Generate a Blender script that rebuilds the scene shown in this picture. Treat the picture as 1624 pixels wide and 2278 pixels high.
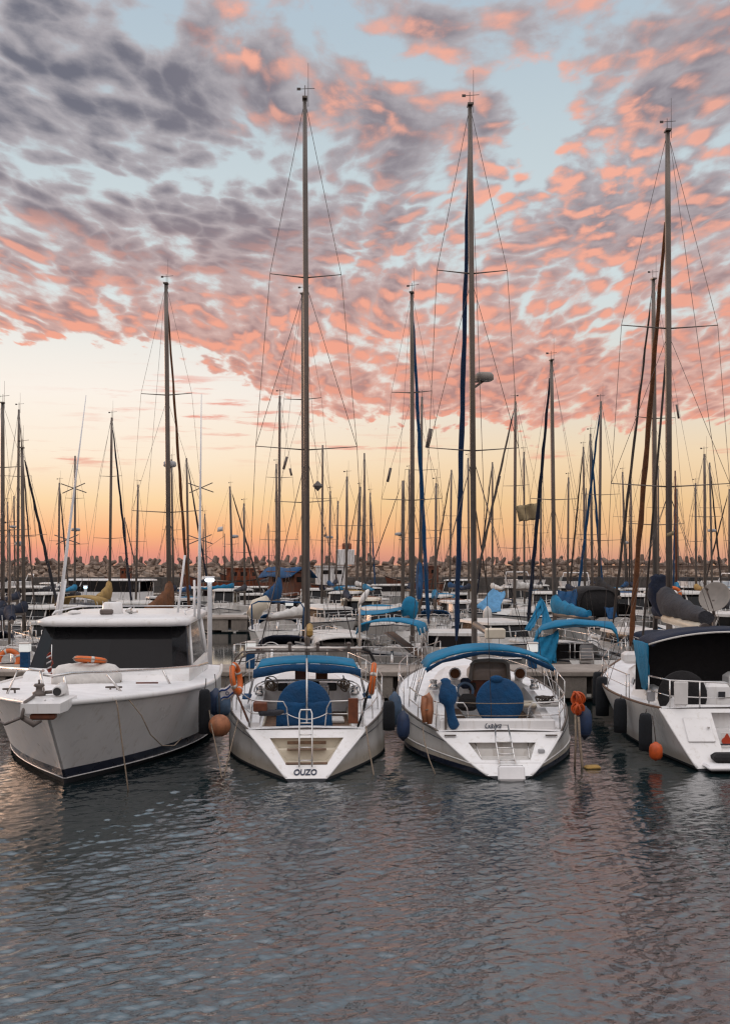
import bpy, bmesh, math, random
import numpy as np
from mathutils import Vector, Matrix, noise as mnoise
R = math.radians
random.seed(7)
for o in list(bpy.data.objects):
    bpy.data.objects.remove(o)
S = bpy.context.scene
COL = S.collection

# ------------------------------------------------------------------ camera
CAMH, FPX, CX, HY = 4.5, 2443.0, 812.0, 1252.0      # eye height, focal length / centre / horizon in the 1624x2278 reading of the photo
cam_d = bpy.data.cameras.new('camera')
cam = bpy.data.objects.new('camera', cam_d); COL.objects.link(cam)
cam.location = (0, 0, CAMH); cam.rotation_euler = (R(90), 0, 0)
cam_d.sensor_fit = 'VERTICAL'; cam_d.sensor_height = 36.0; cam_d.lens = 36.0 * FPX / 2278.0
cam_d.shift_y = 113.0 / 2278.0
cam_d.clip_start = 0.1; cam_d.clip_end = 20000
S.camera = cam
S.view_settings.view_transform = 'Standard'; S.view_settings.look = 'None'
S.view_settings.exposure = 0.0; S.view_settings.gamma = 1.0; S.view_settings.use_curve_mapping = False
S.cycles.max_bounces = 6; S.cycles.diffuse_bounces = 2; S.cycles.glossy_bounces = 4
S.cycles.caustics_reflective = False; S.cycles.caustics_refractive = False
try:
    S.cycles.use_denoising = True; S.cycles.denoiser = 'OPENIMAGEDENOISE'; S.cycles.denoising_prefilter = 'ACCURATE'; S.cycles.denoising_input_passes = 'RGB_ALBEDO_NORMAL'
except Exception: S.cycles.use_denoising = False
S.cycles.pixel_filter_type = 'BLACKMAN_HARRIS'; S.cycles.filter_width = 1.3

def P(px, py, Y):
    """reading of the photo (1624 x 2278) -> point at distance Y"""
    return Vector(((px - CX) / FPX * Y, Y, CAMH - (py - HY) / FPX * Y))
def lin(r, g, b):
    f = lambda c: (c/255/12.92) if c/255 <= .04045 else ((c/255+.055)/1.055)**2.4
    return (f(r), f(g), f(b))

# ------------------------------------------------------------------ node helper
class NT:
    def __init__(s, tree): s.t = tree; s.n = tree.nodes; s.l = tree.links
    def put(s, inp, v):
        if v is None: return
        if isinstance(v, bpy.types.NodeSocket): s.l.new(v, inp)
        else:
            if inp.type == 'RGBA' and hasattr(v, '__len__') and len(v) == 3: v = (*v, 1)
            inp.default_value = v
    def m(s, op, a, b=None, c=None, clamp=False):
        n = s.n.new('ShaderNodeMath'); n.operation = op; n.use_clamp = clamp
        for i, v in enumerate((a, b, c)): s.put(n.inputs[i], v)
        return n.outputs[0]
    def add(s, a, b): return s.m('ADD', a, b)
    def sub(s, a, b): return s.m('SUBTRACT', a, b)
    def mul(s, a, b): return s.m('MULTIPLY', a, b)
    def div(s, a, b): return s.m('DIVIDE', a, b)
    def smooth(s, x, lo, hi, a=0.0, b=1.0):
        n = s.n.new('ShaderNodeMapRange'); n.interpolation_type = 'SMOOTHSTEP'
        for i, v in enumerate((x, lo, hi, a, b)): s.put(n.inputs[i], v)
        return n.outputs[0]
    def lerp(s, x, lo, hi, a=0.0, b=1.0):
        n = s.n.new('ShaderNodeMapRange'); n.interpolation_type = 'LINEAR'; n.clamp = True
        for i, v in enumerate((x, lo, hi, a, b)): s.put(n.inputs[i], v)
        return n.outputs[0]
    def vec(s, x, y, z):
        n = s.n.new('ShaderNodeCombineXYZ')
        for i, v in enumerate((x, y, z)): s.put(n.inputs[i], v)
        return n.outputs[0]
    def vm(s, op, a, b):
        n = s.n.new('ShaderNodeVectorMath'); n.operation = op
        s.put(n.inputs[0], a); s.put(n.inputs[1], b)
        return n.outputs[0]
    def scale(s, a, f):
        n = s.n.new('ShaderNodeVectorMath'); n.operation = 'SCALE'
        s.put(n.inputs[0], a); s.put(n.inputs['Scale'], f)
        return n.outputs[0]
    def noise(s, v, scale, detail=3.0, rough=.5, dist=0.0, color=False):
        n = s.n.new('ShaderNodeTexNoise'); s.put(n.inputs['Vector'], v)
        n.inputs['Scale'].default_value = scale; n.inputs['Detail'].default_value = detail
        n.inputs['Roughness'].default_value = rough; n.inputs['Distortion'].default_value = dist
        return n.outputs['Color'] if color else n.outputs[0]
    def mix(s, f, a, b, mode='MIX'):
        n = s.n.new('ShaderNodeMix'); n.data_type = 'RGBA'; n.blend_type = mode
        s.put(n.inputs[0], f); s.put(n.inputs[6], a); s.put(n.inputs[7], b)
        return n.outputs[2]
    def ramp(s, x, stops):
        n = s.n.new('ShaderNodeValToRGB'); s.put(n.inputs[0], x)
        e = n.color_ramp.elements
        while len(e) < len(stops): e.new(.5)
        for q, (p, c) in zip(e, stops): q.position = p; q.color = (*c, 1)
        return n.outputs[0]

# ------------------------------------------------------------------ sky: evening gradient with a broken sheet of cloud
SUN_AZ, SUN_EL = R(-48), R(7.0)        # azimuth from +Y towards +X
sun_dir = Vector((math.sin(SUN_AZ) * math.cos(SUN_EL), math.cos(SUN_AZ) * math.cos(SUN_EL), math.sin(SUN_EL)))
W = bpy.data.worlds.new('World'); S.world = W; W.use_nodes = True
g = NT(W.node_tree); g.n.clear()
tc = g.n.new('ShaderNodeTexCoord').outputs['Generated']
sep = g.n.new('ShaderNodeSeparateXYZ'); g.l.new(tc, sep.inputs[0])
dx, dy, dz = sep.outputs
zc = g.m('MAXIMUM', dz, 0.0)
inv = g.div(1.0, g.add(zc, .10))
pv = g.vec(g.mul(dx, inv), g.mul(g.m('LOGARITHM', g.add(zc, .10), math.e), -1.75), 0.0)
# slant of the lower edge of the cloud sheet and the openings in it, by direction in the sky
def at(px, py):
    v = Vector(((px-CX)/FPX, 1, (HY-py)/FPX)).normalized(); return v.x, v.z
def blob(px, py, rx, ry, amp, ang=0.0):
    x0, z0 = at(px, py); c, s_ = math.cos(ang), math.sin(ang)
    X = g.sub(dx, x0); Z = g.sub(dz, z0)
    a = g.add(g.mul(X, c*FPX/rx), g.mul(Z, s_*FPX/rx))
    b = g.add(g.mul(X, -s_*FPX/ry), g.mul(Z, c*FPX/ry))
    e = g.m('EXPONENT', g.mul(g.add(g.mul(a, a), g.mul(b, b)), -1.0))
    return g.mul(e, amp)
def total(lst):
    t = lst[0]
    for q in lst[1:]: t = g.add(t, q)
    return t
cover = total([
    blob(560, 170, 260, 90, .15, .12), blob(160, 110, 200, 150, .10), blob(230, 300, 380, 120, .06), blob(380, 200, 200, 90, .06),
    blob(1450, 130, 190, 110, .09), blob(1400, 450, 190, 100, .15), blob(940, 310, 170, 70, .17), blob(700, 450, 300, 60, .05), blob(1200, 60, 160, 60, .13), blob(1560, 80, 160, 140, .12), blob(1110, 230, 100, 50, .13), blob(1400, 250, 250, 60, .06), blob(950, 60, 120, 50, .08), blob(1400, 600, 400, 200, .05),
    blob(760, 230, 170, 50, .14), blob(820, 620, 1000, 150, .05), blob(950, 870, 1000, 100, .17), blob(200, 720, 500, 70, .05), blob(150, 560, 420, 170, .09), blob(500, 30, 90, 40, .12), blob(950, 50, 80, 40, .12), blob(650, 600, 300, 120, .10),
    blob(830, 110, 160, 60, -.14, -.3), blob(1190, 290, 80, 70, -.13, .5), blob(1100, 150, 100, 50, -.06), blob(870, 430, 150, 30, -.06), blob(640, 390, 130, 70, -.06),
    blob(330, 40, 70, 60, -.18), blob(1250, 130, 110, 60, -.06), blob(60, 370, 160, 30, -.12), blob(300, 400, 260, 22, -.12), blob(1560, 330, 130, 60, -.05),
    blob(250, 195, 60, 16, -.08)])
warp = g.noise(pv, 1.6, 2, .5, color=True)
pw = g.vm('ADD', pv, g.scale(g.vm('SUBTRACT', warp, (.5, .5, .5)), .22))
sx, sy = math.sin(R(-18)), math.cos(R(-18))
def field(p):
    big = g.noise(p, 2.4, 2, .5)
    mid = g.noise(p, 10.5, 6, .60, .10)
    v = g.n.new('ShaderNodeTexVoronoi'); v.feature = 'F1'; v.inputs['Scale'].default_value = 17.0
    g.put(v.inputs['Vector'], g.vm('ADD', p, g.scale(g.vm('SUBTRACT', g.noise(p, 11.0, 2, .5, color=True), (.5, .5, .5)), .100)))
    puff = g.smooth(v.outputs['Distance'], .85, .05, -.05, .50)
    return total([g.mul(big, .40), g.mul(mid, .52), g.mul(puff, g.mul(.40, g.smooth(dz, .60, .20,   .50, 1.0))), -.028])
f0 = field(pw)
f1 = field(g.vm('ADD', pw, (sx*.030, sy*.040, 0)))
# bottom edge of the sheet in z, slanting down to the right
edge = g.sub(g.smooth(dx, at(330, 800)[0], at(760, 800)[0], at(0, 800)[1], at(0, 945)[1]), g.smooth(dx, at(500, 0)[0], at(1250, 0)[0], 0.0, .020))
edge = g.add(edge, g.add(g.mul(g.sub(g.noise(pv, 1.1, 4, .6), .5), .040), g.mul(g.sub(g.noise(pw, 8.0, 4, .65), .5), .060)))
inside = g.smooth(dz, g.sub(edge, .022), g.add(edge, .036))
dens_raw = g.add(g.add(f0, cover), g.mul(g.sub(inside, 1.0), .62))
dens = g.smooth(dens_raw, .458, .59)
thick = g.smooth(dens_raw, .52, .78)
lit = g.m('MULTIPLY_ADD', g.sub(f0, f1), 4.2, .34, clamp=True)
# how strongly the low sun reaches each part of the sheet
litmask = g.add(.60, total([blob(1000, 60, 900, 170, -.20), blob(1200, 300, 400, 140, -.10), blob(160, 130, 420, 260, -.80), blob(420, 380, 360, 150, -.42), blob(700, 230, 200, 60, .75), blob(540, 120, 110, 30, .8), blob(500, 30, 120, 50, .8), blob(520, 280, 50, 22, .7), blob(760, 530, 300, 80, -.10),
                            blob(1350, 130, 330, 190, .35), blob(950, 50, 140, 70, .4), blob(1150, 400, 130, 60, .5), blob(1350, 450, 80, 90, .5), blob(60, 520, 220, 60, .30), blob(350, 560, 300, 110, -.22), blob(300, 720, 600, 80, .25), blob(900, 620, 900, 240, .22)]))
lit = g.m('MULTIPLY', lit, litmask, clamp=True)
lowf = g.smooth(dz, at(0, 960)[1], at(0, 330)[1])
shade_c = g.mix(lowf, lin(180, 136, 130), lin(134, 127, 136))
shade_c = g.mix(g.mul(g.smooth(dx, at(900, 0)[0], at(100, 0)[0]), g.smooth(dz, at(0, 620)[1], at(0, 150)[1])), shade_c, lin(104, 106, 120))
thin_c = g.mix(lowf, lin(230, 180, 164), lin(180, 175, 180))
lit_c = g.mix(lowf, lin(244, 164, 138), lin(248, 178, 156))
body = g.mix(g.mul(thick, .92), thin_c, shade_c)
body = g.mix(g.mul(g.smooth(lit, .10, .90), .94), body, lit_c)
# clear sky
zz = g.lerp(dz, 0.0, 1.0)
base_l = g.ramp(zz, [(0, lin(212, 140, 128)), (.010, lin(236, 150, 124)), (.026, lin(252, 178, 122)), (.055, lin(253, 212, 156)), (.095, lin(254, 232, 204)), (.15, lin(251, 240, 230)), (.24, lin(216, 226, 227)), (.36, lin(194, 208, 215)), (.48, lin(172, 190, 205)), (1, lin(204, 199, 200))])
base_r = g.ramp(zz, [(0, lin(206, 148, 128)), (.010, lin(222, 164, 132)), (.026, lin(236, 184, 134)), (.055, lin(239, 200, 150)), (.095, lin(242, 216, 180)), (.15, lin(226, 222, 212)), (.24, lin(210, 221, 223)), (.36, lin(194, 208, 215)), (.48, lin(172, 190, 205)), (1, lin(204, 199, 200))])
base = g.mix(g.smooth(dx, at(100, 0)[0], at(1500, 0)[0]), base_l, base_r)
glow = blob(40, 930, 480, 190, .34)
base = g.mix(g.m('MINIMUM', glow, 1.0), base, lin(255, 248, 236))
# thin wisps low in the glow
wn = g.noise(g.vec(g.mul(dx, 15.0), g.mul(dz, 150.0), 0.0), 1.0, 5, .62)
wisp = g.mul(g.smooth(wn, .52, .68), g.add(total([blob(110, 1015, 190, 22, .8), blob(60, 1070, 80, 12, .5), blob(520, 925, 240, 65, 1.0), blob(850, 1000, 200, 22, .7), blob(330, 850, 120, 25, .6), blob(1250, 1015, 120, 10, .6), blob(1615, 1005, 60, 14, .6)]), 0.0))
base = g.mix(wisp, base, lin(232, 146, 128))
front = g.mix(dens, base, body)
# the sky behind the camera: plain dusky blue, still carrying the broken cloud
back = g.mix(g.mul(dens, .55), g.ramp(zz, [(0, lin(168, 150, 146)), (.2, lin(170, 162, 162)), (.6, lin(184, 186, 188)), (1, lin(204, 199, 200))]), lin(176, 154, 148))
col = g.mix(g.smooth(dy, .25, -.25), front, back)
col = g.mix(g.smooth(dz, -.002, -.03), col, lin(70, 70, 74))
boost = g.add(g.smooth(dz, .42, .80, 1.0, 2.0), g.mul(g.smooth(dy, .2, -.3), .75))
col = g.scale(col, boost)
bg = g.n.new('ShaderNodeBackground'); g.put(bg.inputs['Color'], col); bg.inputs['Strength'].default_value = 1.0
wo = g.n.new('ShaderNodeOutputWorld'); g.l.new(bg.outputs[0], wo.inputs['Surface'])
W.cycles.sampling_method = 'MANUAL'; W.cycles.sample_map_resolution = 512

# the sun, low on the left behind the boats
sl = bpy.data.lights.new('sun', 'SUN'); sl.energy = 0.9; sl.angle = R(14); sl.color = (1.0, .62, .42)
so = bpy.data.objects.new('sun', sl); COL.objects.link(so)
so.rotation_euler = (-sun_dir).to_track_quat('-Z', 'Y').to_euler(); so.location = (-40, 120, 30)

# ------------------------------------------------------------------ mesh helper
class MB:
    def __init__(s): s.v = []; s.f = []; s.mi = []; s.sm = []
    def quad(s, *idx, m=0, smooth=True): s.f.append(idx); s.mi.append(m); s.sm.append(smooth)
    def add(s, verts, faces, m=0, smooth=True):
        b = len(s.v); s.v += [tuple(q) for q in verts]
        for f in faces: s.quad(*[b+i for i in f], m=m, smooth=smooth)
    def box(s, c, d, rz=0.0, m=0, rx=0.0, ry=0.0, top=1.0, bev=0.0):
        """box of size d at centre c; top scales the upper face"""
        M = Matrix.Rotation(rz, 3, 'Z') @ Matrix.Rotation(ry, 3, 'Y') @ Matrix.Rotation(rx, 3, 'X'); c = Vector(c)
        hx, hy, hz = d[0]/2, d[1]/2, d[2]/2
        if bev > 0:
            b = min(bev, hx*.9, hy*.9, hz*.9); rings = []
            for z, k in ((-hz, b), (-hz+b, 0), (hz-b, 0), (hz, b)):
                t = top if z > 0 else 1.0
                x, y = (hx-k)*t, (hy-k)*t; q = b*.6
                rings.append([c + M @ Vector(p) for p in ((-x+q, -y, z), (x-q, -y, z), (x, -y+q, z), (x, y-q, z), (x-q, y, z), (-x+q, y, z), (-x, y-q, z), (-x, -y+q, z))])
            s.loft(rings, True, True, m, smooth=False); return
        vs = []
        for z in (-hz, hz):
            t = top if z > 0 else 1.0
            for x, y in ((-hx, -hy), (hx, -hy), (hx, hy), (-hx, hy)): vs.append(c + M @ Vector((x*t, y*t, z)))
        s.add(vs, [(0, 3, 2, 1), (4, 5, 6, 7), (0, 1, 5, 4), (1, 2, 6, 5), (2, 3, 7, 6), (3, 0, 4, 7)], m, False)
    def loft(s, rings, closed=True, caps=True, m=0, smooth=True, mf=None):
        b = len(s.v); n = len(rings[0])
        for r in rings: s.v += [tuple(q) for q in r]
        for i in range(len(rings)-1):
            for j in range(n if closed else n-1):
                k = (j+1) % n
                s.quad(b+i*n+j, b+i*n+k, b+(i+1)*n+k, b+(i+1)*n+j, m=mf(i, j) if mf else m, smooth=smooth)
        if caps and closed:
            s.quad(*[b+j for j in reversed(range(n))], m=m, smooth=False)
            s.quad(*[b+(len(rings)-1)*n+j for j in range(n)], m=m, smooth=False)
    def tube(s, pts, r=.01, n=6, m=0, flat=1.0, smooth=True):
        pts = [Vector(p) for p in pts]; k = len(pts)
        rs = r if hasattr(r, '__len__') else [r]*k
        rings = []; ref = None
        for i in range(k):
            t = (pts[min(i+1, k-1)] - pts[max(i-1, 0)])
            if t.length < 1e-9: t = Vector((0, 0, 1))
            t.normalize()
            if ref is None:
                ref = Vector((1, 0, 0)) if abs(t.x) < .9 else Vector((0, 1, 0))
            a = (ref - t*ref.dot(t)); 
            if a.length < 1e-6: a = Vector((0, 1, 0)) - t*t.y
            a.normalize(); bb = t.cross(a); ref = a
            rings.append([pts[i] + (a*math.cos(q*2*math.pi/n) + bb*math.sin(q*2*math.pi/n)*flat)*rs[i] for q in range(n)])
        s.loft(rings, True, True, m, smooth)
    def sheet(s, rows, th=.02, m=0, m2=None, smooth=True):
        """cloth or plate with real thickness from rows of points"""
        rows = [[Vector(p) for p in r] for r in rows]; nr, nc = len(rows), len(rows[0])
        b = len(s.v); nrm = []
        for i in range(nr):
            for j in range(nc):
                du = rows[i][min(j+1, nc-1)] - rows[i][max(j-1, 0)]; dv = rows[min(i+1, nr-1)][j] - rows[max(i-1, 0)][j]
                q = du.cross(dv); q = q.normalized() if q.length > 1e-12 else Vector((0, 0, 1)); nrm.append(q)
        s.v += [tuple(rows[i][j] + nrm[i*nc+j]*th*.5) for i in range(nr) for j in range(nc)]
        s.v += [tuple(rows[i][j] - nrm[i*nc+j]*th*.5) for i in range(nr) for j in range(nc)]
        N = nr*nc
        for i in range(nr-1):
            for j in range(nc-1):
                a, c, d, e = i*nc+j, i*nc+j+1, (i+1)*nc+j+1, (i+1)*nc+j
                s.quad(b+a, b+c, b+d, b+e, m=m, smooth=smooth); s.quad(b+N+e, b+N+d, b+N+c, b+N+a, m=m if m2 is None else m2, smooth=smooth)
        rim = [j for j in range(nc)] + [i*nc+nc-1 for i in range(1, nr)] + [(nr-1)*nc+j for j in reversed(range(nc-1))] + [i*nc for i in reversed(range(1, nr-1))]
        for k in range(len(rim)):
            a, c = rim[k], rim[(k+1) % len(rim)]
            s.quad(b+c, b+a, b+N+a, b+N+c, m=m, smooth=False)
    def lathe(s, prof, c=(0, 0, 0), n=12, m=0, M=None, smooth=True):
        c = Vector(c); M = M or Matrix.Identity(3)
        s.loft([[c + M @ Vector((max(r, 1e-4)*math.cos(q*2*math.pi/n), max(r, 1e-4)*math.sin(q*2*math.pi/n), z)) for q in range(n)] for r, z in prof], True, True, m, smooth)
    def ball(s, c, r, n=10, m=0, M=None):
        r = Vector(r) if hasattr(r, '__len__') else Vector((r, r, r)); c = Vector(c); M = M or Matrix.Identity(3)
        k = max(4, n//2+1)
        s.loft([[c + M @ Vector((r.x*math.sin(a)*math.cos(q*2*math.pi/n), r.y*math.sin(a)*math.sin(q*2*math.pi/n), r.z*math.cos(a))) for q in range(n)]
                for a in [max(.02, min(math.pi-.02, math.pi*i/k)) for i in reversed(range(k+1))]], True, True, m, True)
    def ring(s, c, R_, r, M=None, n=28, k=8, mf=None, m=0, flat=1.0):
        c = Vector(c); M = M or Matrix.Identity(3); b = len(s.v)
        for i in range(n):
            a = i*2*math.pi/n
            for j in range(k):
                q = j*2*math.pi/k; rr = R_ + r*math.cos(q)
                s.v.append(tuple(c + M @ Vector((rr*math.cos(a), rr*math.sin(a), r*flat*math.sin(q)))))
        for i in range(n):
            for j in range(k):
                s.quad(b+i*k+j, b+((i+1) % n)*k+j, b+((i+1) % n)*k+(j+1) % k, b+i*k+(j+1) % k, m=mf(i) if mf else m)
    def rock(s, c, r, seed, m=0, sub=2):
        bm = bmesh.new(); bmesh.ops.create_icosphere(bm, subdivisions=sub, radius=1)
        off = Vector((seed*7.3, seed*3.1, seed*1.7))
        for q in bm.verts:
            d = q.co.normalized(); k = 1 + .55*mnoise.noise(d*1.1+off) + .22*mnoise.noise(d*2.7+off)
            d = Vector([max(-.64, min(.64, e)) for e in d])
            q.co = Vector((d.x*r[0]*k, d.y*r[1]*k, d.z*r[2]*k)) * 1.25
        bm.verts.index_update()
        s.add([Vector(c)+q.co for q in bm.verts], [[w.index for w in f.verts] for f in bm.faces], m, False); bm.free()
    def build(s, name, mats, parent=None, loc=None, rz=None):
        me = bpy.data.meshes.new(name); me.from_pydata(s.v, [], s.f)
        for q in (mats if isinstance(mats, (list, tuple)) else [mats]): me.materials.append(q)
        me.polygons.foreach_set('material_index', s.mi); me.polygons.foreach_set('use_smooth', s.sm)
        me.update()
        o = bpy.data.objects.new(name, me); COL.objects.link(o)
        if parent: o.parent = parent
        if loc is not None: o.location = loc
        if rz is not None: o.rotation_euler = (0, 0, rz)
        return o
def tag(o, label=None, cat=None, group=None, kind=None):
    if label: o['label'] = label
    if cat: o['category'] = cat
    if group: o['group'] = group
    if kind: o['kind'] = kind
    return o
def thing(name, label, cat, loc=(0, 0, 0), rz=0.0, group=None):
    o = bpy.data.objects.new(name, None); COL.objects.link(o)
    o.empty_display_size = .3; o.location = loc; o.rotation_euler = (0, 0, rz)
    return tag(o, label, cat, group)
def copy_tree(o, parent=None):
    c = o.copy(); COL.objects.link(c)
    if parent: c.parent = parent
    for ch in [q for q in bpy.data.objects if q.parent == o]: copy_tree(ch, c)
    return c
def M3(rz=0., ry=0., rx=0.): return Matrix.Rotation(rz, 3, 'Z') @ Matrix.Rotation(ry, 3, 'Y') @ Matrix.Rotation(rx, 3, 'X')
def lerp(a, b, t): return a + (b-a)*t
def vl(a, b, t): return Vector(a).lerp(Vector(b), t)
def sag(a, b, d, n=8): return [vl(a, b, i/n) - Vector((0, 0, d*4*(i/n)*(1-i/n))) for i in range(n+1)]
def text_obj(word, size, mat, parent, M, name='lettering', shear=0.0, thick=.0, font=None):
    cu = bpy.data.curves.new(name, 'FONT'); cu.body = word; cu.size = size; cu.align_x = 'CENTER'; cu.shear = shear
    cu.extrude = .004; cu.offset = thick
    t = bpy.data.objects.new(name, cu); COL.objects.link(t); bpy.context.view_layer.update()
    me = bpy.data.meshes.new_from_object(t.evaluated_get(bpy.context.evaluated_depsgraph_get())); bpy.data.objects.remove(t)
    o = bpy.data.objects.new(name, me); COL.objects.link(o); me.materials.clear(); me.materials.append(mat)
    o.parent = parent; o.matrix_local = M
    return o

# ------------------------------------------------------------------ materials
def mat(name, col, rough=.5, metal=0.0, var=.12, scale=6.0, bump=0.0, bscale=40.0, spec=None, stain=None, coat=0.0, scum=None):
    m = bpy.data.materials.new(name); m.use_nodes = True; t = NT(m.node_tree)
    b = t.n['Principled BSDF']; c = t.n.new('ShaderNodeTexCoord').outputs['Object']
    if var > 0:
        nz = t.noise(c, scale, 4, .6)
        lo = tuple(q*(1-var) for q in col); hi = tuple(min(1, q*(1+var*.8)) for q in col)
        k = t.mix(t.smooth(nz, .32, .68), lo, hi)
        if stain:
            sc = t.n.new('ShaderNodeMapping'); t.l.new(c, sc.inputs[0]); sc.inputs['Scale'].default_value = (5.0, 5.0, .7)
            st = t.smooth(t.noise(sc.outputs[0], 1.6, 5, .65), .52, .74)
            k = t.mix(t.mul(st, .55), k, stain)
        if scum:      # ragged yellow-brown tide line just above the water, with thin runs from the fittings above
            z_ = t.n.new('ShaderNodeSeparateXYZ'); t.l.new(c, z_.inputs[0]); z_ = z_.outputs[2]
            hz = t.add(z_, t.mul(t.sub(t.noise(c, 3.0, 5, .7), .5), .34))
            k = t.mix(t.mul(t.smooth(hz, .42, .16), .62), k, scum)
            rm = t.n.new('ShaderNodeMapping'); t.l.new(c, rm.inputs[0]); rm.inputs['Scale'].default_value = (7.0, 7.0, .22)
            k = t.mix(t.mul(t.smooth(t.noise(rm.outputs[0], 1.0, 3, .6), .66, .76), .45), k, (.24, .14, .07))
        t.put(b.inputs['Base Color'], k)
        t.put(b.inputs['Roughness'], t.lerp(nz, .3, .7, max(.03, rough-.06), min(1, rough+.08)))
    else:
        t.put(b.inputs['Base Color'], col); b.inputs['Roughness'].default_value = rough
    b.inputs['Metallic'].default_value = metal
    if spec is not None: b.inputs['Specular IOR Level'].default_value = spec
    if coat: b.inputs['Coat Weight'].default_value = coat
    if bump > 0:
        bp = t.n.new('ShaderNodeBump'); bp.inputs['Strength'].default_value = min(1.0, bump*1.5); bp.inputs['Distance'].default_value = .05 if bscale < 12 else .02
        t.put(bp.inputs['Height'], t.noise(c, bscale, 4, .6)); t.l.new(bp.outputs[0], b.inputs['Normal'])
    return m
def glow_mat(name, col, e):
    m = mat(name, col, .4, var=0); b = m.node_tree.nodes['Principled BSDF']
    b.inputs['Emission Color'].default_value = (*col, 1); b.inputs['Emission Strength'].default_value = e
    return m
K = {}
K['gel'] = mat('gelcoat white', (.74, .73, .72), .32, var=.05, scale=1.3, stain=(.50, .46, .40))
K['gelhull'] = mat('hull white', (.62, .60, .57), .30, var=.08, scale=.9, stain=(.36, .31, .25), scum=(.26, .20, .12))
K['deck'] = mat('deck white', (.78, .77, .77), .5, var=.06, scale=3.0, bump=.15, bscale=160)
K['deck2'] = mat('worn deck', (.54, .52, .50), .6, var=.16, scale=2.0, bump=.2, bscale=120, stain=(.30, .26, .22))
K['gel2'] = mat('weathered gelcoat', (.56, .54, .51), .42, var=.12, scale=1.6, stain=(.30, .25, .20))
K['cream'] = mat('cream gelcoat', (.62, .56, .45), .4, var=.08, scale=2.0)
K['grey'] = mat('grey gelcoat', (.36, .36, .37), .4, var=.10, scale=2.0)
K['navy'] = mat('navy paint', (.006, .010, .028), .3, var=.15)
K['black'] = mat('black rubber', (.012, .012, .013), .55, var=.2)
K['antifoul'] = mat('antifouling', (.010, .011, .014), .75, var=.3, bump=.4)
K['blue'] = mat('azure canvas', (.002, .155, .300), .85, var=.16, scale=3.5, bump=.5, bscale=9)
K['bluedk'] = mat('royal blue canvas', (.001, .052, .145), .85, var=.16, scale=3.5, bump=.5, bscale=9)
K['bluelt'] = mat('faded blue canvas', (.10, .27, .46), .85, var=.2, scale=3, bump=.5, bscale=9)
K['bluenavy'] = mat('dark blue sun strip', (.002, .022, .070), .85, var=.2, scale=3.5, bump=.5, bscale=9)
K['navyc'] = mat('navy canvas', (.005, .011, .030), .9, var=.2, scale=3.5, bump=.5, bscale=9)
K['greyc'] = mat('charcoal canvas', (.030, .031, .038), .9, var=.25, scale=4, bump=.6, bscale=7)
K['blackc'] = mat('black canvas', (.010, .009, .010), .9, var=.3, scale=4, bump=.6, bscale=7)
K['tan'] = mat('tan canvas', (.32, .20, .06), .85, var=.2, scale=3, bump=.5, bscale=8)
K['rustc'] = mat('rust canvas', (.13, .048, .016), .85, var=.25, scale=3, bump=.6, bscale=8)
K['white_c'] = mat('white canvas', (.60, .58, .55), .85, var=.1, scale=4, bump=.5, bscale=8)
K['alu'] = mat('mast aluminium', (.150, .124, .106), .42, .35, var=.14, scale=2.5)
K['aludk'] = mat('weathered aluminium', (.12, .10, .09), .5, .3, var=.2, scale=2.5)
K['alulit'] = mat('bright aluminium', (.62, .58, .54), .35, .6, var=.1, scale=2.5)
K['steel'] = mat('stainless steel', (.62, .60, .58), .22, 1.0, var=.06)
K['wire'] = mat('rigging wire', (.075, .06, .055), .45, .3, var=0)
K['whitepaint'] = mat('white paint', (.70, .70, .71), .4, var=.05)
K['glass'] = mat('dark glass', (.006, .006, .007), .10, var=.1, spec=.16)
K['acryl'] = mat('clear window vinyl', (.36, .29, .24), .12, var=.2, scale=2)
K['teak'] = mat('weathered teak', (.15, .085, .05), .7, var=.35, scale=9, bump=.4)
K['wood'] = mat('varnished wood', (.13, .035, .012), .4, var=.3, scale=7)
K['orange'] = mat('orange plastic', (.62, .125, .012), .5, var=.16, scale=6)
K['orangeR'] = mat('red orange plastic', (.50, .075, .008), .5, var=.2, scale=6)
K['tape'] = mat('reflective tape', (.55, .53, .50), .3, var=.1)
K['fendk'] = mat('dark fender cover', (.010, .012, .016), .95, var=.35, scale=14, bump=.9, bscale=60)
K['fenblue'] = mat('blue fender', (.008, .026, .075), .55, var=.3, scale=5)
K['fengrey'] = mat('grey blue fender', (.05, .09, .15), .6, var=.3, scale=5)
K['fenwhite'] = mat('white fender', (.60, .58, .55), .45, var=.12, scale=5)
K['buoyor'] = mat('faded orange buoy', (.36, .14, .065), .6, var=.3, scale=5)
K['rope'] = mat('rope', (.22, .17, .125), .9, var=.3, scale=30)
K['ropedk'] = mat('dark rope', (.05, .04, .035), .9, var=.3, scale=30)
K['rust'] = mat('rusty steel', (.17, .042, .014), .85, var=.45, scale=1.6, stain=(.07, .02, .01), bump=.4)
K['brownhull'] = mat('brown painted planks', (.13, .040, .018), .7, var=.35, scale=1.5)
K['plastic'] = mat('white plastic', (.72, .70, .68), .4, var=.05)
K['letter'] = mat('lettering navy', (.010, .020, .050), .5, var=0)
K['logo'] = mat('flame emblem red', (.45, .045, .012), .5, var=.1)
K['yellow'] = mat('yellow stripe', (.60, .40, .10), .6, var=.15)
K['flagw'] = mat('flag cloth', (.62, .60, .60), .9, var=.08)
K['flagb'] = mat('flag blue', (.02, .06, .22), .9, var=.1)
K['flagtan'] = mat('sun-bleached flag', (.30, .23, .13), .9, var=.2, scale=2)
K['striped'] = mat('red flag cloth', (.30, .05, .03), .9, var=.25)
K['dishm'] = mat('dish grey', (.26, .235, .21), .6, var=.12, scale=3)
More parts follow.
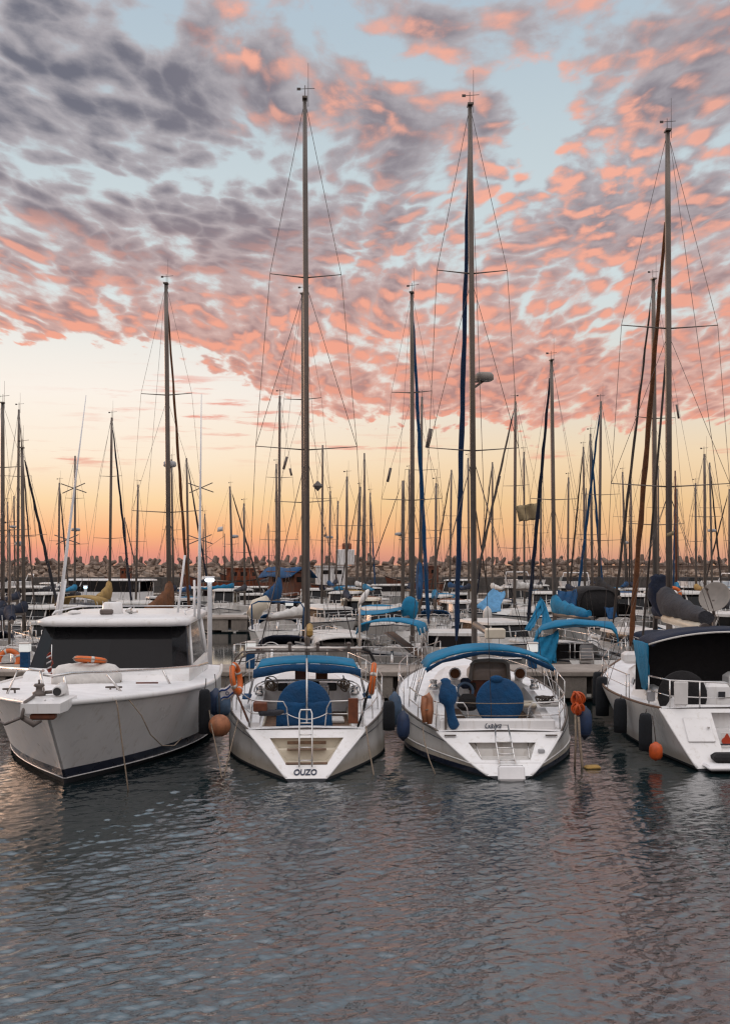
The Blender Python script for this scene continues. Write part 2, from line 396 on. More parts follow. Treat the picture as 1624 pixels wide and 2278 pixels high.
K['lampw'] = glow_mat('cold lamp', (.86, .93, 1.0), 5.0)
K['lampo'] = glow_mat('warm lamp', (1.0, .72, .35), 3.0)
K['lampb'] = glow_mat('blue lamp', (.55, .80, 1.0), 1.6)
K['panel'] = mat('white sign plate', (.75, .78, .80), .5, var=.03)

def concrete(name, col, dark):
    m = bpy.data.materials.new(name); m.use_nodes = True; t = NT(m.node_tree); b = t.n['Principled BSDF']
    c = t.n.new('ShaderNodeTexCoord').outputs['Object']
    a = t.noise(c, .9, 6, .65); d = t.noise(c, 9, 4, .6)
    k = t.mix(t.smooth(a, .35, .7), dark, col); k = t.mix(t.mul(t.smooth(d, .5, .75), .4), k, tuple(q*.5 for q in col))
    sc = t.n.new('ShaderNodeMapping'); t.l.new(c, sc.inputs[0]); sc.inputs['Scale'].default_value = (2.2, 2.2, .35)
    k = t.mix(t.mul(t.smooth(t.noise(sc.outputs[0], 1.3, 5, .7), .52, .72), .6), k, tuple(q*.35 for q in col))
    t.put(b.inputs['Base Color'], k); b.inputs['Roughness'].default_value = .88
    bp = t.n.new('ShaderNodeBump'); bp.inputs['Strength'].default_value = .5; bp.inputs['Distance'].default_value = .03
    t.put(bp.inputs['Height'], t.noise(c, 12, 5, .65)); t.l.new(bp.outputs[0], b.inputs['Normal'])
    return m
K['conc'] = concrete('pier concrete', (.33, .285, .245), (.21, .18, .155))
K['concdk'] = concrete('dark concrete', (.12, .105, .095), (.065, .058, .052))  # darker mix for pier core, piles and quay wall
K['conctop'] = concrete('pier deck', (.36, .31, .265), (.26, .22, .19))
K['tetra'] = concrete('breakwater concrete', (.25, .18, .14), (.15, .108, .086))  # base colour lightened to stand in for distance haze
K['rock'] = concrete('quarry stone', (.42, .31, .235), (.25, .185, .14))  # haze over the far rocks put into a paler base colour
K['rock2'] = concrete('brown quarry stone', (.30, .225, .17), (.17, .13, .105))

# ------------------------------------------------------------------ water: one sheet out to the horizon
def make_water():
    m = bpy.data.materials.new('harbour water'); m.use_nodes = True; t = NT(m.node_tree); b = t.n['Principled BSDF']
    t.put(b.inputs['Base Color'], (.006, .015, .017)); b.inputs['Roughness'].default_value = .06; b.inputs['IOR'].default_value = 2.65
    b.inputs['Specular IOR Level'].default_value = .5
    c = t.n.new('ShaderNodeTexCoord').outputs['Object']
    def mp(sx_, sy_, rz):
        q = t.n.new('ShaderNodeMapping'); t.l.new(c, q.inputs[0]); q.inputs['Scale'].default_value = (sx_, sy_, 1); q.inputs['Rotation'].default_value = (0, 0, rz); return q.outputs[0]
    w2 = t.noise(mp(3.0, 4.3, -.2), 1.0, 2, .5, .5)          # ripples
    w3 = t.noise(mp(8.5, 11.5, .15), 1.0, 3, .55, .4)        # small chop
    w4 = t.noise(mp(.10, .13, .5), 1.0, 3, .55)              # calmer and rougher patches
    sp_ = t.n.new('ShaderNodeSeparateXYZ'); t.l.new(c, sp_.inputs[0])
    shelter = t.lerp(sp_.outputs[1], 24.0, 42.0, 1.0, .06)   # the basin behind the first boats lies calmer
    amp = t.mul(t.lerp(w4, .35, .65, .70, 1.30), shelter)
    h = t.mul(amp, t.add(t.mul(w2, .0036), t.mul(w3, .0062)))
    bp = t.n.new('ShaderNodeBump'); bp.inputs['Strength'].default_value = 1.0; bp.inputs['Distance'].default_value = 1.0
    t.put(bp.inputs['Height'], h); t.l.new(bp.outputs[0], b.inputs['Normal'])
    # wavelets as real shape where they are near enough to be seen one by one, flat sheet from there to the horizon
    rs = np.random.RandomState(4)
    ys = [8.0]
    while ys[-1] < 46: ys.append(ys[-1] + max(.028, .0000115*ys[-1]**2*11))
    ys = np.array([-400, -60, 0, 5] + ys + [48, 52, 58, 66, 80, 110, 160, 260, 500, 1200, 3000, 6000.])
    xs = np.arange(-15.5, 15.51, .042); ex = np.array([17, 20, 26, 36, 60, 110, 250, 700, 2000, 6000.]); xs = np.concatenate([-ex[::-1], xs, ex])
    X, Y = np.meshgrid(xs, ys); Z = np.zeros_like(X); wind = R(-62)
    for k in range(72):
        lam = .115 * (.9/.115)**(k/71.0); lam *= rs.uniform(.92, 1.08)
        th = wind + rs.normal(0, .75); kk = 2*math.pi/lam
        a = .0205*lam/(2*math.pi)*rs.uniform(.6, 1.35)*(1.30 if lam < .3 else .62)
        ph = rs.uniform(0, 6.28) + .8*np.sin(X*rs.uniform(.1, .5)+Y*rs.uniform(.1, .5)+rs.uniform(0, 6))
        w_ = kk*(X*math.cos(th)+Y*math.sin(th)) + ph
        Z += a*(np.sin(w_) + .22*np.sin(2*w_+1.57))
    patch = .85 + .35*np.sin(X*.31+Y*.23+1)*np.sin(Y*.19-X*.12+.4)
    fy = np.clip((46-Y)/18, 0, 1)*np.clip((Y-5)/3, 0, 1); fx = np.clip((15.5-np.abs(X))/1.5, 0, 1)
    Z *= fy*(.12+.88*np.clip((40-Y)/14, 0, 1))*fx*patch
    ny, nx = X.shape; I = np.arange(ny*nx).reshape(ny, nx)
    F = np.stack([I[:-1, :-1], I[:-1, 1:], I[1:, 1:], I[1:, :-1]], -1).reshape(-1, 4)
    me = bpy.data.meshes.new('water'); me.vertices.add(ny*nx); me.loops.add(F.size); me.polygons.add(len(F))
    me.vertices.foreach_set('co', np.stack([X, Y, Z], -1).astype('f').ravel()); me.loops.foreach_set('vertex_index', F.astype('i').ravel())
    me.polygons.foreach_set('loop_start', np.arange(0, F.size, 4, dtype='i')); me.polygons.foreach_set('use_smooth', np.ones(len(F), dtype=bool))
    me.update(calc_edges=True); me.materials.append(m)
    o = bpy.data.objects.new('water', me); COL.objects.link(o); tag(o, kind='structure')
make_water()

# ------------------------------------------------------------------ piers
def pier(Y0, Y1, x0, x1, label, ztop=1.0, step=1.25, low=.12, recess=True):
    r = thing('pier', label, 'pier', ((x0+x1)/2, (Y0+Y1)/2, 0)); hw = (x1-x0)/2; hd = (Y1-Y0)/2
    d = MB(); d.box((0, 0, ztop-.09), (2*hw, 2*hd, .18), bev=.03); d.build('deck_slab', K['conctop'], r)
    n = int(2*hw/step)
    for sgn in (-1, 1):
        y = sgn*(hd-.20); w = MB()
        for i in range(n):
            xa = -hw + i*step; g_ = .20 if recess else .08
            w.box((xa+step/2, y, (ztop-.18+low)/2), (step-g_, .26, ztop-.18-low), bev=.02)
        w.build('side_wall', K['conc'], r)
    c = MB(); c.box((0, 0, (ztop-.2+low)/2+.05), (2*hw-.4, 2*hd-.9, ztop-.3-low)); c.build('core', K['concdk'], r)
    p = MB()
    for i in range(int(2*hw/6.2)+1):
        for y in (-hd*.55, hd*.55): p.tube([(-hw+.6+i*6.2, y, -1.0), (-hw+.6+i*6.2, y, low+.1)], .24, 10)
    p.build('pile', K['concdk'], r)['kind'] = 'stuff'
    return r
pier(35.4, 37.9, -34, 34, 'near concrete pier with pale deck and dark slots, right behind the foremost row of boats')
pier(71.0, 74.0, -60, 60, 'middle concrete pier with light showing under its wall, behind the second row of boats')
pier(124.0, 127.5, -95, 95, 'far concrete pier just before the open channel under the breakwater')
# ------------------------------------------------------------------ breakwater
def breakwater():
    q = MB(); q.box((0, 216.0, .55), (420, 3.0, 2.3), bev=.05)
    for i in range(130): q.box((-130+i*2.0, 214.46, .62), (.22, .10, 1.9))
    tag(q.build('quay_wall', K['concdk']), 'low dark ribbed quay wall at the foot of the breakwater rocks', 'wall')
    w = MB(); w.box((0, 224.5, 1.9), (420, 3.4, 4.0), bev=.06); w.box((0, 222.9, 3.86), (420, .5, .22), bev=.03)
    tag(w.build('parapet_wall', K['tetra']), 'long brown concrete parapet wall below the tetrapods', 'wall')
    slope = MB(); slope.loft([[(-210, 217, 1.0), (-210, 223.4, 3.2), (-210, 223.4, -.5), (-210, 217, -.5)], [(210, 217, 1.0), (210, 223.4, 3.2), (210, 223.4, -.5), (210, 217, -.5)]], True, True, smooth=False)
    tag(slope.build('rubble_core', K['rock2']), kind='structure')
    rr = random.Random(3); shapes = []
    for k in range(10):
        mb = MB(); mb.rock((0, 0, 0), (rr.uniform(.75, 1.05), rr.uniform(.7, .95), rr.uniform(.50, .72)), k+1)
        shapes.append(mb.build('boulder', K['rock'] if k % 3 else K['rock2']).data)
        bpy.data.objects.remove([o for o in bpy.data.objects if o.data == shapes[-1]][0])
    n = 0
    for row in range(4):
        x = -76 + rr.uniform(0, 1)
        while x < 76 and n < 296:
            o = bpy.data.objects.new('boulder', rr.choice(shapes)); COL.objects.link(o)
            t = row/3; s_ = rr.uniform(.70, 1.25) * (1.12 - .1*row)
            o.location = (x, lerp(217.6, 222.6, t) + rr.uniform(-.3, .3), lerp(1.35, 3.35, t) + rr.uniform(-.15, .15))
            o.rotation_euler = (rr.uniform(-.4, .4), rr.uniform(-.4, .4), rr.uniform(0, 6.28)); o.scale = (s_, s_, s_)
            tag(o, 'pale boulder in the rock slope under the breakwater parapet', 'boulder', 'boulders of the breakwater slope')
            x += rr.uniform(1.75, 2.4)*s_; n += 1
    # tetrapods: four tapered legs from one centre
    mb = MB()
    for d in ((0, 0, 1), (.943, 0, -.333), (-.471, .816, -.333), (-.471, -.816, -.333)):
        d = Vector(d); mb.tube([d*-.15, d*.5, d*1.55, d*1.62], [.54, .50, .32, .25], 8, smooth=False)
    me = None
    for row, (yy, zz_, n_, amp) in enumerate(((226.0, 4.0, 50, .16), (228.6, 4.2, 46, .35))):
        for i in range(n_):
            if me is None: o = mb.build('tetrapod', K['tetra']); me = o.data
            else: o = bpy.data.objects.new('tetrapod', me); COL.objects.link(o)
            o.location = (-75 + (i+.5)*150/n_ + rr.uniform(-.6, .6), yy + rr.uniform(-.4, .4), zz_ + .25 + rr.uniform(-amp, amp))
            o.rotation_euler = (rr.choice((rr.uniform(-.35, .35), rr.uniform(-.35, .35), rr.uniform(-1, 1), 3.14+rr.uniform(-.4, .4))), rr.choice((rr.uniform(-.35, .35), rr.uniform(-.9, .9))), rr.uniform(0, 6.28))
            k = rr.uniform(.85, 1.15); o.scale = (k, k, k)
            tag(o, 'concrete tetrapod on the crest of the breakwater against the sky', 'tetrapod', 'tetrapods along the breakwater crest')
breakwater()

# ------------------------------------------------------------------ boats: hull, deck, cabin, canvas, rig
class Hull:
    """local frame: +y towards the bow, y = 0 at the stern waterline"""
    def __init__(s, L, B, zb, zm, zs, rake_b=1.0, rake_s=.6, tw=.72, ww=.88, wt=.5, p=2.3, tm=.42, zk=-.4, flare=1.3, bowmin=.02, y0=0.0, pw=None):
        s.L, s.B, s.zb, s.zm, s.zs_, s.rb, s.rs, s.tw, s.ww, s.wt, s.p, s.tm, s.zk, s.fl, s.bm, s.y0 = L, B, zb, zm, zs, rake_b, rake_s, tw, ww, wt, p, tm, zk, flare, bowmin, y0
        s.pw = pw or p*.72
    def zs(s, t): return s.zs_*(1-t)*(1-2*t) + 4*s.zm*t*(1-t) + s.zb*t*(2*t-1)
    def _b(s, t, tw, p):
        if t < s.tm: return s.B/2*(tw + (1-tw)*math.sin(math.pi/2*t/s.tm))
        x = (t-s.tm)/(1-s.tm); return max(s.bm, s.B/2*(1-x**p))
    def bs(s, t): return s._b(t, s.tw, s.p)
    def bw(s, t): return s._b(t, s.wt, s.pw)*s.ww
    def y(s, t, k):
        a = s.rs*k; b = s.L - s.rb*(1-k); return s.y0 + a + (b-a)*t
    def t_of(s, y): return max(0, min(1, (y-s.y0-s.rs)/(s.L-s.rs)))
    def pt(s, t, z, side):
        zs = s.zs(t); k = (z-s.zk)/(zs-s.zk); k0 = max(0, (z)/zs)
        b = s.bw(t) + (s.bs(t)-s.bw(t))*k0**s.fl
        if z < 0: b *= 1-.45*(z/s.zk)**2
        return Vector((side*b, s.y(t, max(0, z)/zs if z > 0 else 0.0), z))
    def edge(s, y, side=1, dz=0.0, inset=0.0):
        t = s.t_of(y); return Vector((side*(s.bs(t)-inset), y, s.zs(t)+dz))
    def build(s, parent, mats, rows=5, nt=18, stripe=(.05, .17), name='hull', sheer_band=0.0, transom=True):
        """mats: side, boot stripe, antifouling, transom"""
        mb = MB(); zf = [None]*0
        def zrow(t):
            zs = s.zs(t); z = [s.zk, stripe[0], stripe[1]]
            top = zs - sheer_band
            z += [lerp(stripe[1], top, (i+1)/rows) for i in range(rows)]
            if sheer_band: z.append(zs)
            return z
        ts = [i/nt for i in range(nt+1)]; ts = [t if t < .6 else .6 + .4*(1-(1-(t-.6)/.4)**1.5) for t in ts]
        rings = []
        for t in ts:
            zr = zrow(t)
            rings.append([s.pt(t, z, -1) for z in reversed(zr)] + [s.pt(t, z, 1) for z in zr])
        nr = len(zrow(0))
        def mf(i, j):
            q = nr-1-j if j < nr else j-nr
            k = (nr-1-j-1) if j < nr-1 else (0 if j == nr-1 else j-nr)
            return 2 if k == 0 else 1 if k == 1 else (1 if sheer_band and k == nr-2 else 0)
        mb.loft(rings, False, False, mf=mf)
        b = len(mb.v); r0 = rings[0]; mb.v += [tuple(q) for q in r0]
        for k in range(nr-1 if transom else 0):
            mb.quad(b+nr-1-k, b+nr-2-k, b+nr+k+1, b+nr+k, m=3 if k >= 2 else (2 if k == 0 else 1), smooth=False)
        b = len(mb.v); r1 = rings[-1]; mb.v += [tuple(q) for q in r1]
        for k in range(nr-1):
            mb.quad(b+nr-1-k, b+nr+k, b+nr+k+1, b+nr-2-k, m=0 if k >= 2 else (2 if k == 0 else 1), smooth=False)
        return mb.build(name, mats, parent)
    def deck(s, parent, m, camber=.05, well=None, name='deck', y0=None, y1=None, drop=0.0):
        """well: y from, y to, half width, sole height"""
        mb = MB(); ya = s.y0+s.rs if y0 is None else y0; yb = s.y0+s.L-.02 if y1 is None else y1
        ys = [lerp(ya, yb, i/20) for i in range(21)]
        if well:
            ys = sorted([q for q in ys if abs(q-well[0]) > .05 and abs(q-well[1]) > .05] + [max(ya, well[0]-.001), well[0]+.004, well[1]-.004, well[1]+.001])
        rows = []
        for y in ys:
            t = s.t_of(y); b = max(.02, s.bs(t)-.012); zz = s.zs(t) - drop
            wx = min(well[2], b-.14) if well else b*.5
            if wx < .02: wx = b*.4
            xs = [-b, -b*.5-wx*.5, -wx-.001, -wx, 0, wx, wx+.001, b*.5+wx*.5, b]
            row = []
            for k, x in enumerate(xs):
                z = zz + camber*(1-(x/b)**2)
                if well and well[0] < y < well[1] and 3 <= k <= 5: z = well[3]
                row.append((x, y, z))
            rows.append(row)
        mb.loft(rows, False, False, smooth=False)
        return mb.build(name, m, parent)
    def cabin(s, parent, m, y0, y1, w0, w1, h0, h1, name='cabin', zoff=0.0, nose=.35, round_=.72):
        mb = MB(); rings = []; n = 8
        for i in range(n+1):
            f = i/n; y = lerp(y0, y1, f); w = lerp(w0, w1, f**1.4); h = lerp(h0, h1, f); z = s.zs(s.t_of(y)) + zoff
            if f > 1-nose: q = (f-(1-nose))/nose; h *= max(.10, 1-q**2.2)
            rings.append([(-w, y, z-.04), (-w*.93, y, z+h*.7), (-w*round_, y, z+h), (0, y, z+h*1.08), (w*round_, y, z+h), (w*.93, y, z+h*.7), (w, y, z-.04)])
        mb.loft(rings, True, True, smooth=False)
        o = mb.build(name, m, parent); s.cab = (y0, y1, w0, w1, h0, h1, zoff); return o
    def cabin_window(s, parent, m, fa, fb, side, lo=.30, hi=.74):
        y0, y1, w0, w1, h0, h1, zoff = s.cab; mb = MB(); rows = []
        for f in (fa, (fa+fb)/2, fb):
            y = lerp(y0, y1, f); w = lerp(w0, w1, f**1.4); h = lerp(h0, h1, f)*.7; z = s.zs(s.t_of(y)) + zoff
            rows.append([(side*(lerp(w, w*.93, q)+.012), y, z+h*q/.7*.7) for q in ((lo, hi) if side > 0 else (hi, lo))])
        mb.sheet(rows, .02, smooth=False); return mb.build('window', m, parent)

def wire(name, pts, r, m, parent, n=5):
    mb = MB(); mb.tube(pts, r, n); return mb.build(name, m, parent)
def arch(w, z0, h, y, n=10, flat=.55, a0=0.0):
    out = []
    for i in range(n+1):
        a = lerp(math.pi-a0, a0, i/n); c = math.cos(a)
        out.append((w*math.copysign(abs(c)**flat, c), y, z0 + h*max(0, math.sin(a))**.75))
    return out
def dodger(parent, m, y0, y1, w, z0, h, name='spray_hood', win=None):
    mb = MB(); rows = [arch(w*.86, z0, h*.12, y1), arch(w*.93, z0, h*.72, lerp(y1, y0, .38)), arch(w, z0, h, lerp(y1, y0, .62)), arch(w, z0-.05, h*.98+.05, y0)]
    mb.sheet(rows, .03); o = mb.build(name, m, parent)
    if win:
        wb = MB(); a, b = rows[0], rows[1]
        lo, hi = [Vector(q) for q in a[3:8]], [Vector(q) for q in b[3:8]]
        wb.sheet([[vl(p, q, .2) + Vector((0, .03, .03)) for p, q in zip(lo, hi)], [vl(p, q, .85) + Vector((0, .03, .03)) for p, q in zip(lo, hi)]], .01)
        wb.build('vinyl_window', win, o)
    return o
def bimini(parent, m, y0, y1, w, z0, rise, drop=.25, legs=True, zfoot=1.0, steel=None, name='bimini_canopy', wfoot=None, tilt=0.0):
    mb = MB(); rows = []
    for i in range(7):
        f = i/6; y = lerp(y0, y1, f); wob = .02*math.sin(f*math.pi*3); row = []
        for j in range(15):
            u = -1+2*j/14; z = z0 + tilt*(f-.5) + rise*(1-abs(u)**2.2) + wob + .05*math.sin(f*math.pi) - (drop*max(0, abs(u)-.86)/.14 if abs(u) > .86 else 0)
            row.append((w*(u if abs(u) < .93 else math.copysign(.93+(abs(u)-.93)*.35, u)), y, z))
        rows.append(row)
    mb.sheet(rows, .03); o = mb.build(name, m, parent)
    if legs:
        for sd in (-1, 1):
            for ya, yb in ((y0+.08, lerp(y0, y1, .40)), (lerp(y0, y1, .5), lerp(y0, y1, .55)), (y1-.08, lerp(y0, y1, .62))):
                wire('canopy_leg', [(sd*w*.95, ya, z0+tilt*((ya-y0)/(y1-y0)-.5)-.02), (sd*(wfoot or w), yb, zfoot)], .014, steel or K['steel'], o, 6)
    return o
def rail(parent, pts_top, h, zmid=True, r=.013, name='guard_rail', m=None, every=1):
    mb = MB(); top = [Vector(p) for p in pts_top]
    mb.tube(top, r, 6)
    if zmid: mb.tube([p-Vector((0, 0, h*.5)) for p in top], r*.6, 5)
    for p in top[::every]: mb.tube([p, p-Vector((0, 0, h+.02))], r, 6)
    return mb.build(name, m or K['steel'], parent)
def radome(parent, c, r=.24, m=None):
    mb = MB(); mb.lathe([(r*.75, -.11), (r, -.07), (r, .05), (r*.8, .11), (r*.25, .13)], c, 14); return mb.build('radar_dome', m or K['plastic'], parent)

def rig(root, H, ym, zfoot, ztop, chain, bow, stern, r=.085, lean=(0, 0), spr=(), furl=None, furl_r=.075, wr=.006, back=True, m=None, head=True, boom=None, cover=None, cover_h=.35, lod=0, fore=True, furl_top=.97, furl_bot=.05, shr=1.0, boomz=None, sweep=.12, wm=None):
    """mast, spreaders, stays. lean: offset of the masthead; spr: list of (height, half span)"""
    m = m or K['alu']; wm = wm or K['wire']
    F = Vector((0, ym, zfoot)); T = Vector((lean[0], ym+lean[1], ztop))
    mp = lambda z: vl(F, T, (z-zfoot)/(ztop-zfoot))
    mb = MB(); n = 12 if lod == 0 else 8
    mb.tube([F, vl(F, T, .6), vl(F, T, .85), T], [r, r, r*.92, r*.72], n, flat=1.25)
    if lod == 0:
        mb.box(tuple(T+Vector((0, -.02, .02))), (r*1.8, .26, .05)); mb.tube([F+Vector((0, -r*1.2, .3)), T+Vector((0, -r*.9, -.2))], .012, 4)
    mast = mb.build('mast', m, root)
    if head:
        hb = MB(); hb.tube([T+Vector((0, .05, 0)), T+Vector((0, .05, .40))], .010 if lod == 0 else .014, 5)
        hb.tube([T+Vector((-.14, .05, .30)), T+Vector((.26, .10, .35))], .009, 4); hb.box(tuple(T+Vector((-.16, .05, .30))), (.10, .015, .07))
        hb.build('wind_vane', K['wire'], mast)
        ab = MB(); ab.tube([T+Vector((.09, -.05, -.2)), T+Vector((.09, -.05, .95))], [.008, .005], 4); ab.build('antenna', K['wire'], mast)
    tips = {-1: [], 1: []}
    for z, hs in spr:
        c = mp(z)
        for sd in (-1, 1):
            tip = c + Vector((sd*hs, -sweep*hs, .05*hs)); sb = MB()
            sb.tube([c, tip], [r*.42, r*.24], 6, flat=.6); sb.build('spreader', m, mast); tips[sd].append(tip)
    for sd in (-1, 1):
        ch = Vector((sd*chain[0], chain[1], chain[2]))
        if tips[sd]:
            up = T - Vector((0, 0, (ztop-zfoot)*(1-shr)))
            wire('shroud', [up] + list(reversed(tips[sd])) + [ch], wr, wm, root, 4)
            lo = mp(spr[0][0]-.15)
            wire('shroud', [lo, ch+Vector((-sd*.12, -.25, 0))], wr, wm, root, 4)
            if lod == 0:
                wire('shroud', [lo, ch+Vector((-sd*.12, .45, 0))], wr, wm, root, 4)
                for k in range(1, len(spr)): wire('shroud', [mp(spr[k][0]-.15), tips[sd][k-1]], wr, wm, root, 4)
        else: wire('shroud', [T-Vector((0, 0, .2)), ch], wr, wm, root, 4)
    ft = mp(lerp(zfoot, ztop, furl_top if furl else .985)) + Vector((0, r*1.3, 0)); B_ = Vector(bow)
    if fore:
        if furl:
            a, b = vl(B_, ft, furl_bot), vl(B_, ft, .97); N_ = 22; mb = MB()
            pts = [vl(a, b, i/N_) + Vector((.012*math.sin(i*1.9), .012*math.cos(i*2.3), 0)) - Vector((0, 0, .0)) for i in range(N_+1)]
            mb.tube(pts, [furl_r*(.55 + .45*min(1, (N_-i)/(N_*.5)) ) * (1 + .10*math.sin(i*2.1)) * (.45 if i in (0, N_) else 1) for i in range(N_+1)], 8)
            mb.build('furled_jib', furl, root)
        wire('forestay', [B_, ft], wr, wm, root, 4)
    if back: wire('backstay', [T + Vector((0, -r, 0)), Vector(stern)], wr, wm, root, 4)
    if boom:
        bz = boomz or zfoot+1.1; E = Vector((boom[0], ym-boom[1], bz+boom[2] if len(boom) > 2 else bz)); G = Vector((0, ym-r, bz)); mb = MB()
        mb.tube([G, E], [.075, .065], 8, flat=1.3); bo = mb.build('boom', m, root)
        if cover:
            mb = MB(); n_ = 10; rings = []
            for i in range(n_+1):
                f = i/n_; c = vl(G, E, f*.94-.01) + Vector((0, 0, .05)); h = cover_h*(1.55 if f < .02 else 1.25-f*.75) + .05*math.sin(i*2.7); w = .13 + .05*math.sin(i*1.7+1) + .05*(1-f)
                rings.append([c + Vector((w*math.cos(q*math.pi/4)*(1 if q % 8 in (0, 1, 7) else 1), 0, h*.5*(1+math.sin(q*math.pi/4)) - .06)) for q in range(8)])
            mb.loft(rings, True, True); mb.build('sail_cover', cover, root)
    return mast, mp

def sailboat(label, px, Y, top, L=10.0, B=3.3, head=0.0, hull='gelhull', stripe='navy', spr=(), furl=None, cover=None, dod=None, bim=None, cab='gel2', pxtop=None, lod=0, fb=1.0, boomlen=3.6, group=None, mastm=None, r=None, win='glass', zfoot=1.5, cover_h=.35, boomdir=0.0, radar=None, name='sailboat', mastf=.58, hood_h=.55, furl_r=.075, wr=None, bimz=2.5, tilt=(0, 0), headgear=True, shr=1.0):
    """px: mast foot in the reading of the photo, Y its distance, top: height of the masthead there"""
    c = P(px, HY, Y); ym = L*mastf
    rt = thing(name, label, 'sailboat', (0, 0, 0), head, group)
    off = Matrix.Rotation(head, 3, 'Z') @ Vector((0, ym, 0)); rt.location = (c.x-off.x, Y-off.y, 0)
    H = Hull(L, B, fb*1.18, fb*.92, fb*.98, rake_b=L*.09, rake_s=.35 if lod else .55, tw=.70, tm=.45)
    H.build(rt, [K[hull], K[stripe], K['antifoul'], K[hull]], rows=3 if lod > 1 else 4, nt=10 if lod > 1 else 16, sheer_band=.07 if lod < 2 else 0.0)
    cw = min(B*.24, .8)
    H.deck(rt, K['deck2'], well=(L*.10, L*.33, cw, fb*.45))
    cb = H.cabin(rt, K[cab], L*.34, L*.74, B*.31, B*.15, .46, .34)
    for sd in (-1, 1):
        for fa, fb_ in (((.06, .34), (.42, .62)) if lod < 2 else ((.08, .6),)): H.cabin_window(cb, K[win], fa, fb_, sd)
    z0 = H.zs(.6) + .35
    ztop = P(0, top, Y).z
    lx = 0.0
    if pxtop is not None:
        # a heeled mast leans across the view: turn that into the boat's own frame
        d = Matrix.Rotation(-head, 3, 'Z') @ Vector(((pxtop-px)/FPX*Y, 0, 0)); lx = d.x
        tilt = (d.x+tilt[0], d.y+tilt[1])
    r = r or (.075 if lod == 0 else .08 if lod == 1 else .085)
    sp = [(P(0, y_, Y).z, hs) for y_, hs in spr]
    if not sp:
        sp = [(lerp(z0, ztop, .52), B*.24)] if lod > 1 else [(lerp(z0, ztop, .38), B*.30), (lerp(z0, ztop, .70), B*.22)]
    yb = H.y0+L-.15
    ms, mp = rig(rt, H, ym, z0, ztop, (B*.44, ym-.25, H.zs(.58)), (0, yb, H.zs(1)+.06), (0, .5, H.zs(0)+.05), r=r, lean=tilt, spr=sp, furl=K[furl] if furl else None, furl_r=furl_r, wr=wr or (.006 if lod == 0 else .008 if lod == 1 else .009), m=K[mastm] if mastm else None, head=headgear, boom=(boomdir, boomlen) if boomlen else None, cover=K[cover] if cover else None, cover_h=cover_h, lod=lod, shr=shr)
    if radar is not None:
        z = P(0, radar, Y).z; q = mp(z) + Vector((.0, .34, 0)); rb = radome(ms, q, .26 if lod < 2 else .34, K['grey']); bb = MB(); bb.box(tuple(mp(z)+Vector((0, .2, -.13))), (.10, .42, .05)); bb.build('bracket', K['aludk'], rb)
    if dod: dodger(rt, K[dod], L*.31, L*.40, B*.32, H.zs(.35)+.30, hood_h, win=K['acryl'] if lod == 0 else None)
    if bim: bimini(rt, K[bim], L*.08, L*.27, B*.36, bimz, .22, zfoot=H.zs(.2))
    if lod < 2:
        for sd in (-1, 1):
            rail(rt, [H.edge(lerp(.6, L*.93, i/6), sd, .60, .06) for i in range(7)], .60, r=.011)
        pb = MB(); pts = [H.edge(L*.93, -1, .60, .05), (-.12, L+.02, H.zs(1)+.62), (.12, L+.02, H.zs(1)+.62), H.edge(L*.93, 1, .60, .05)]
        pb.tube(pts, .014, 6)
        for p in pts[1:3]: pb.tube([p, (p[0], p[1]-.15, H.zs(1))], .014, 6)
        pb.build('pulpit', K['steel'], rt)
        qb = MB(); pts = [H.edge(.62, -1, .60, .06), (-B*.30, .42, H.zs(0)+.62), (B*.30, .42, H.zs(0)+.62), H.edge(.62, 1, .60, .06)]
        qb.tube(pts, .014, 6); qb.tube([Vector(p)-Vector((0, 0, .3)) for p in pts], .010, 6)
        for p in pts: qb.tube([p, Vector(p)-Vector((0, 0, .62))], .014, 6)
        qb.build('pushpit', K['steel'], rt)
        hb = MB()
        hb.box((0, L*.80, H.zs(.8)+.10), (.5, .5, .06), bev=.02); hb.build('hatch', K['glass'], rt)
        wb = MB(); wb.ring((0, L*.15, fb*.45+.75), .42, .016, M3(0, 0, R(90)), 22, 6)
        wb.tube([(0, L*.15+.12, fb*.45), (0, L*.15+.10, fb*.45+.95)], [.09, .06], 8)
        wb.build('steering_wheel', K['steel'], rt)
    rt_info = (rt, H)
    return rt_info

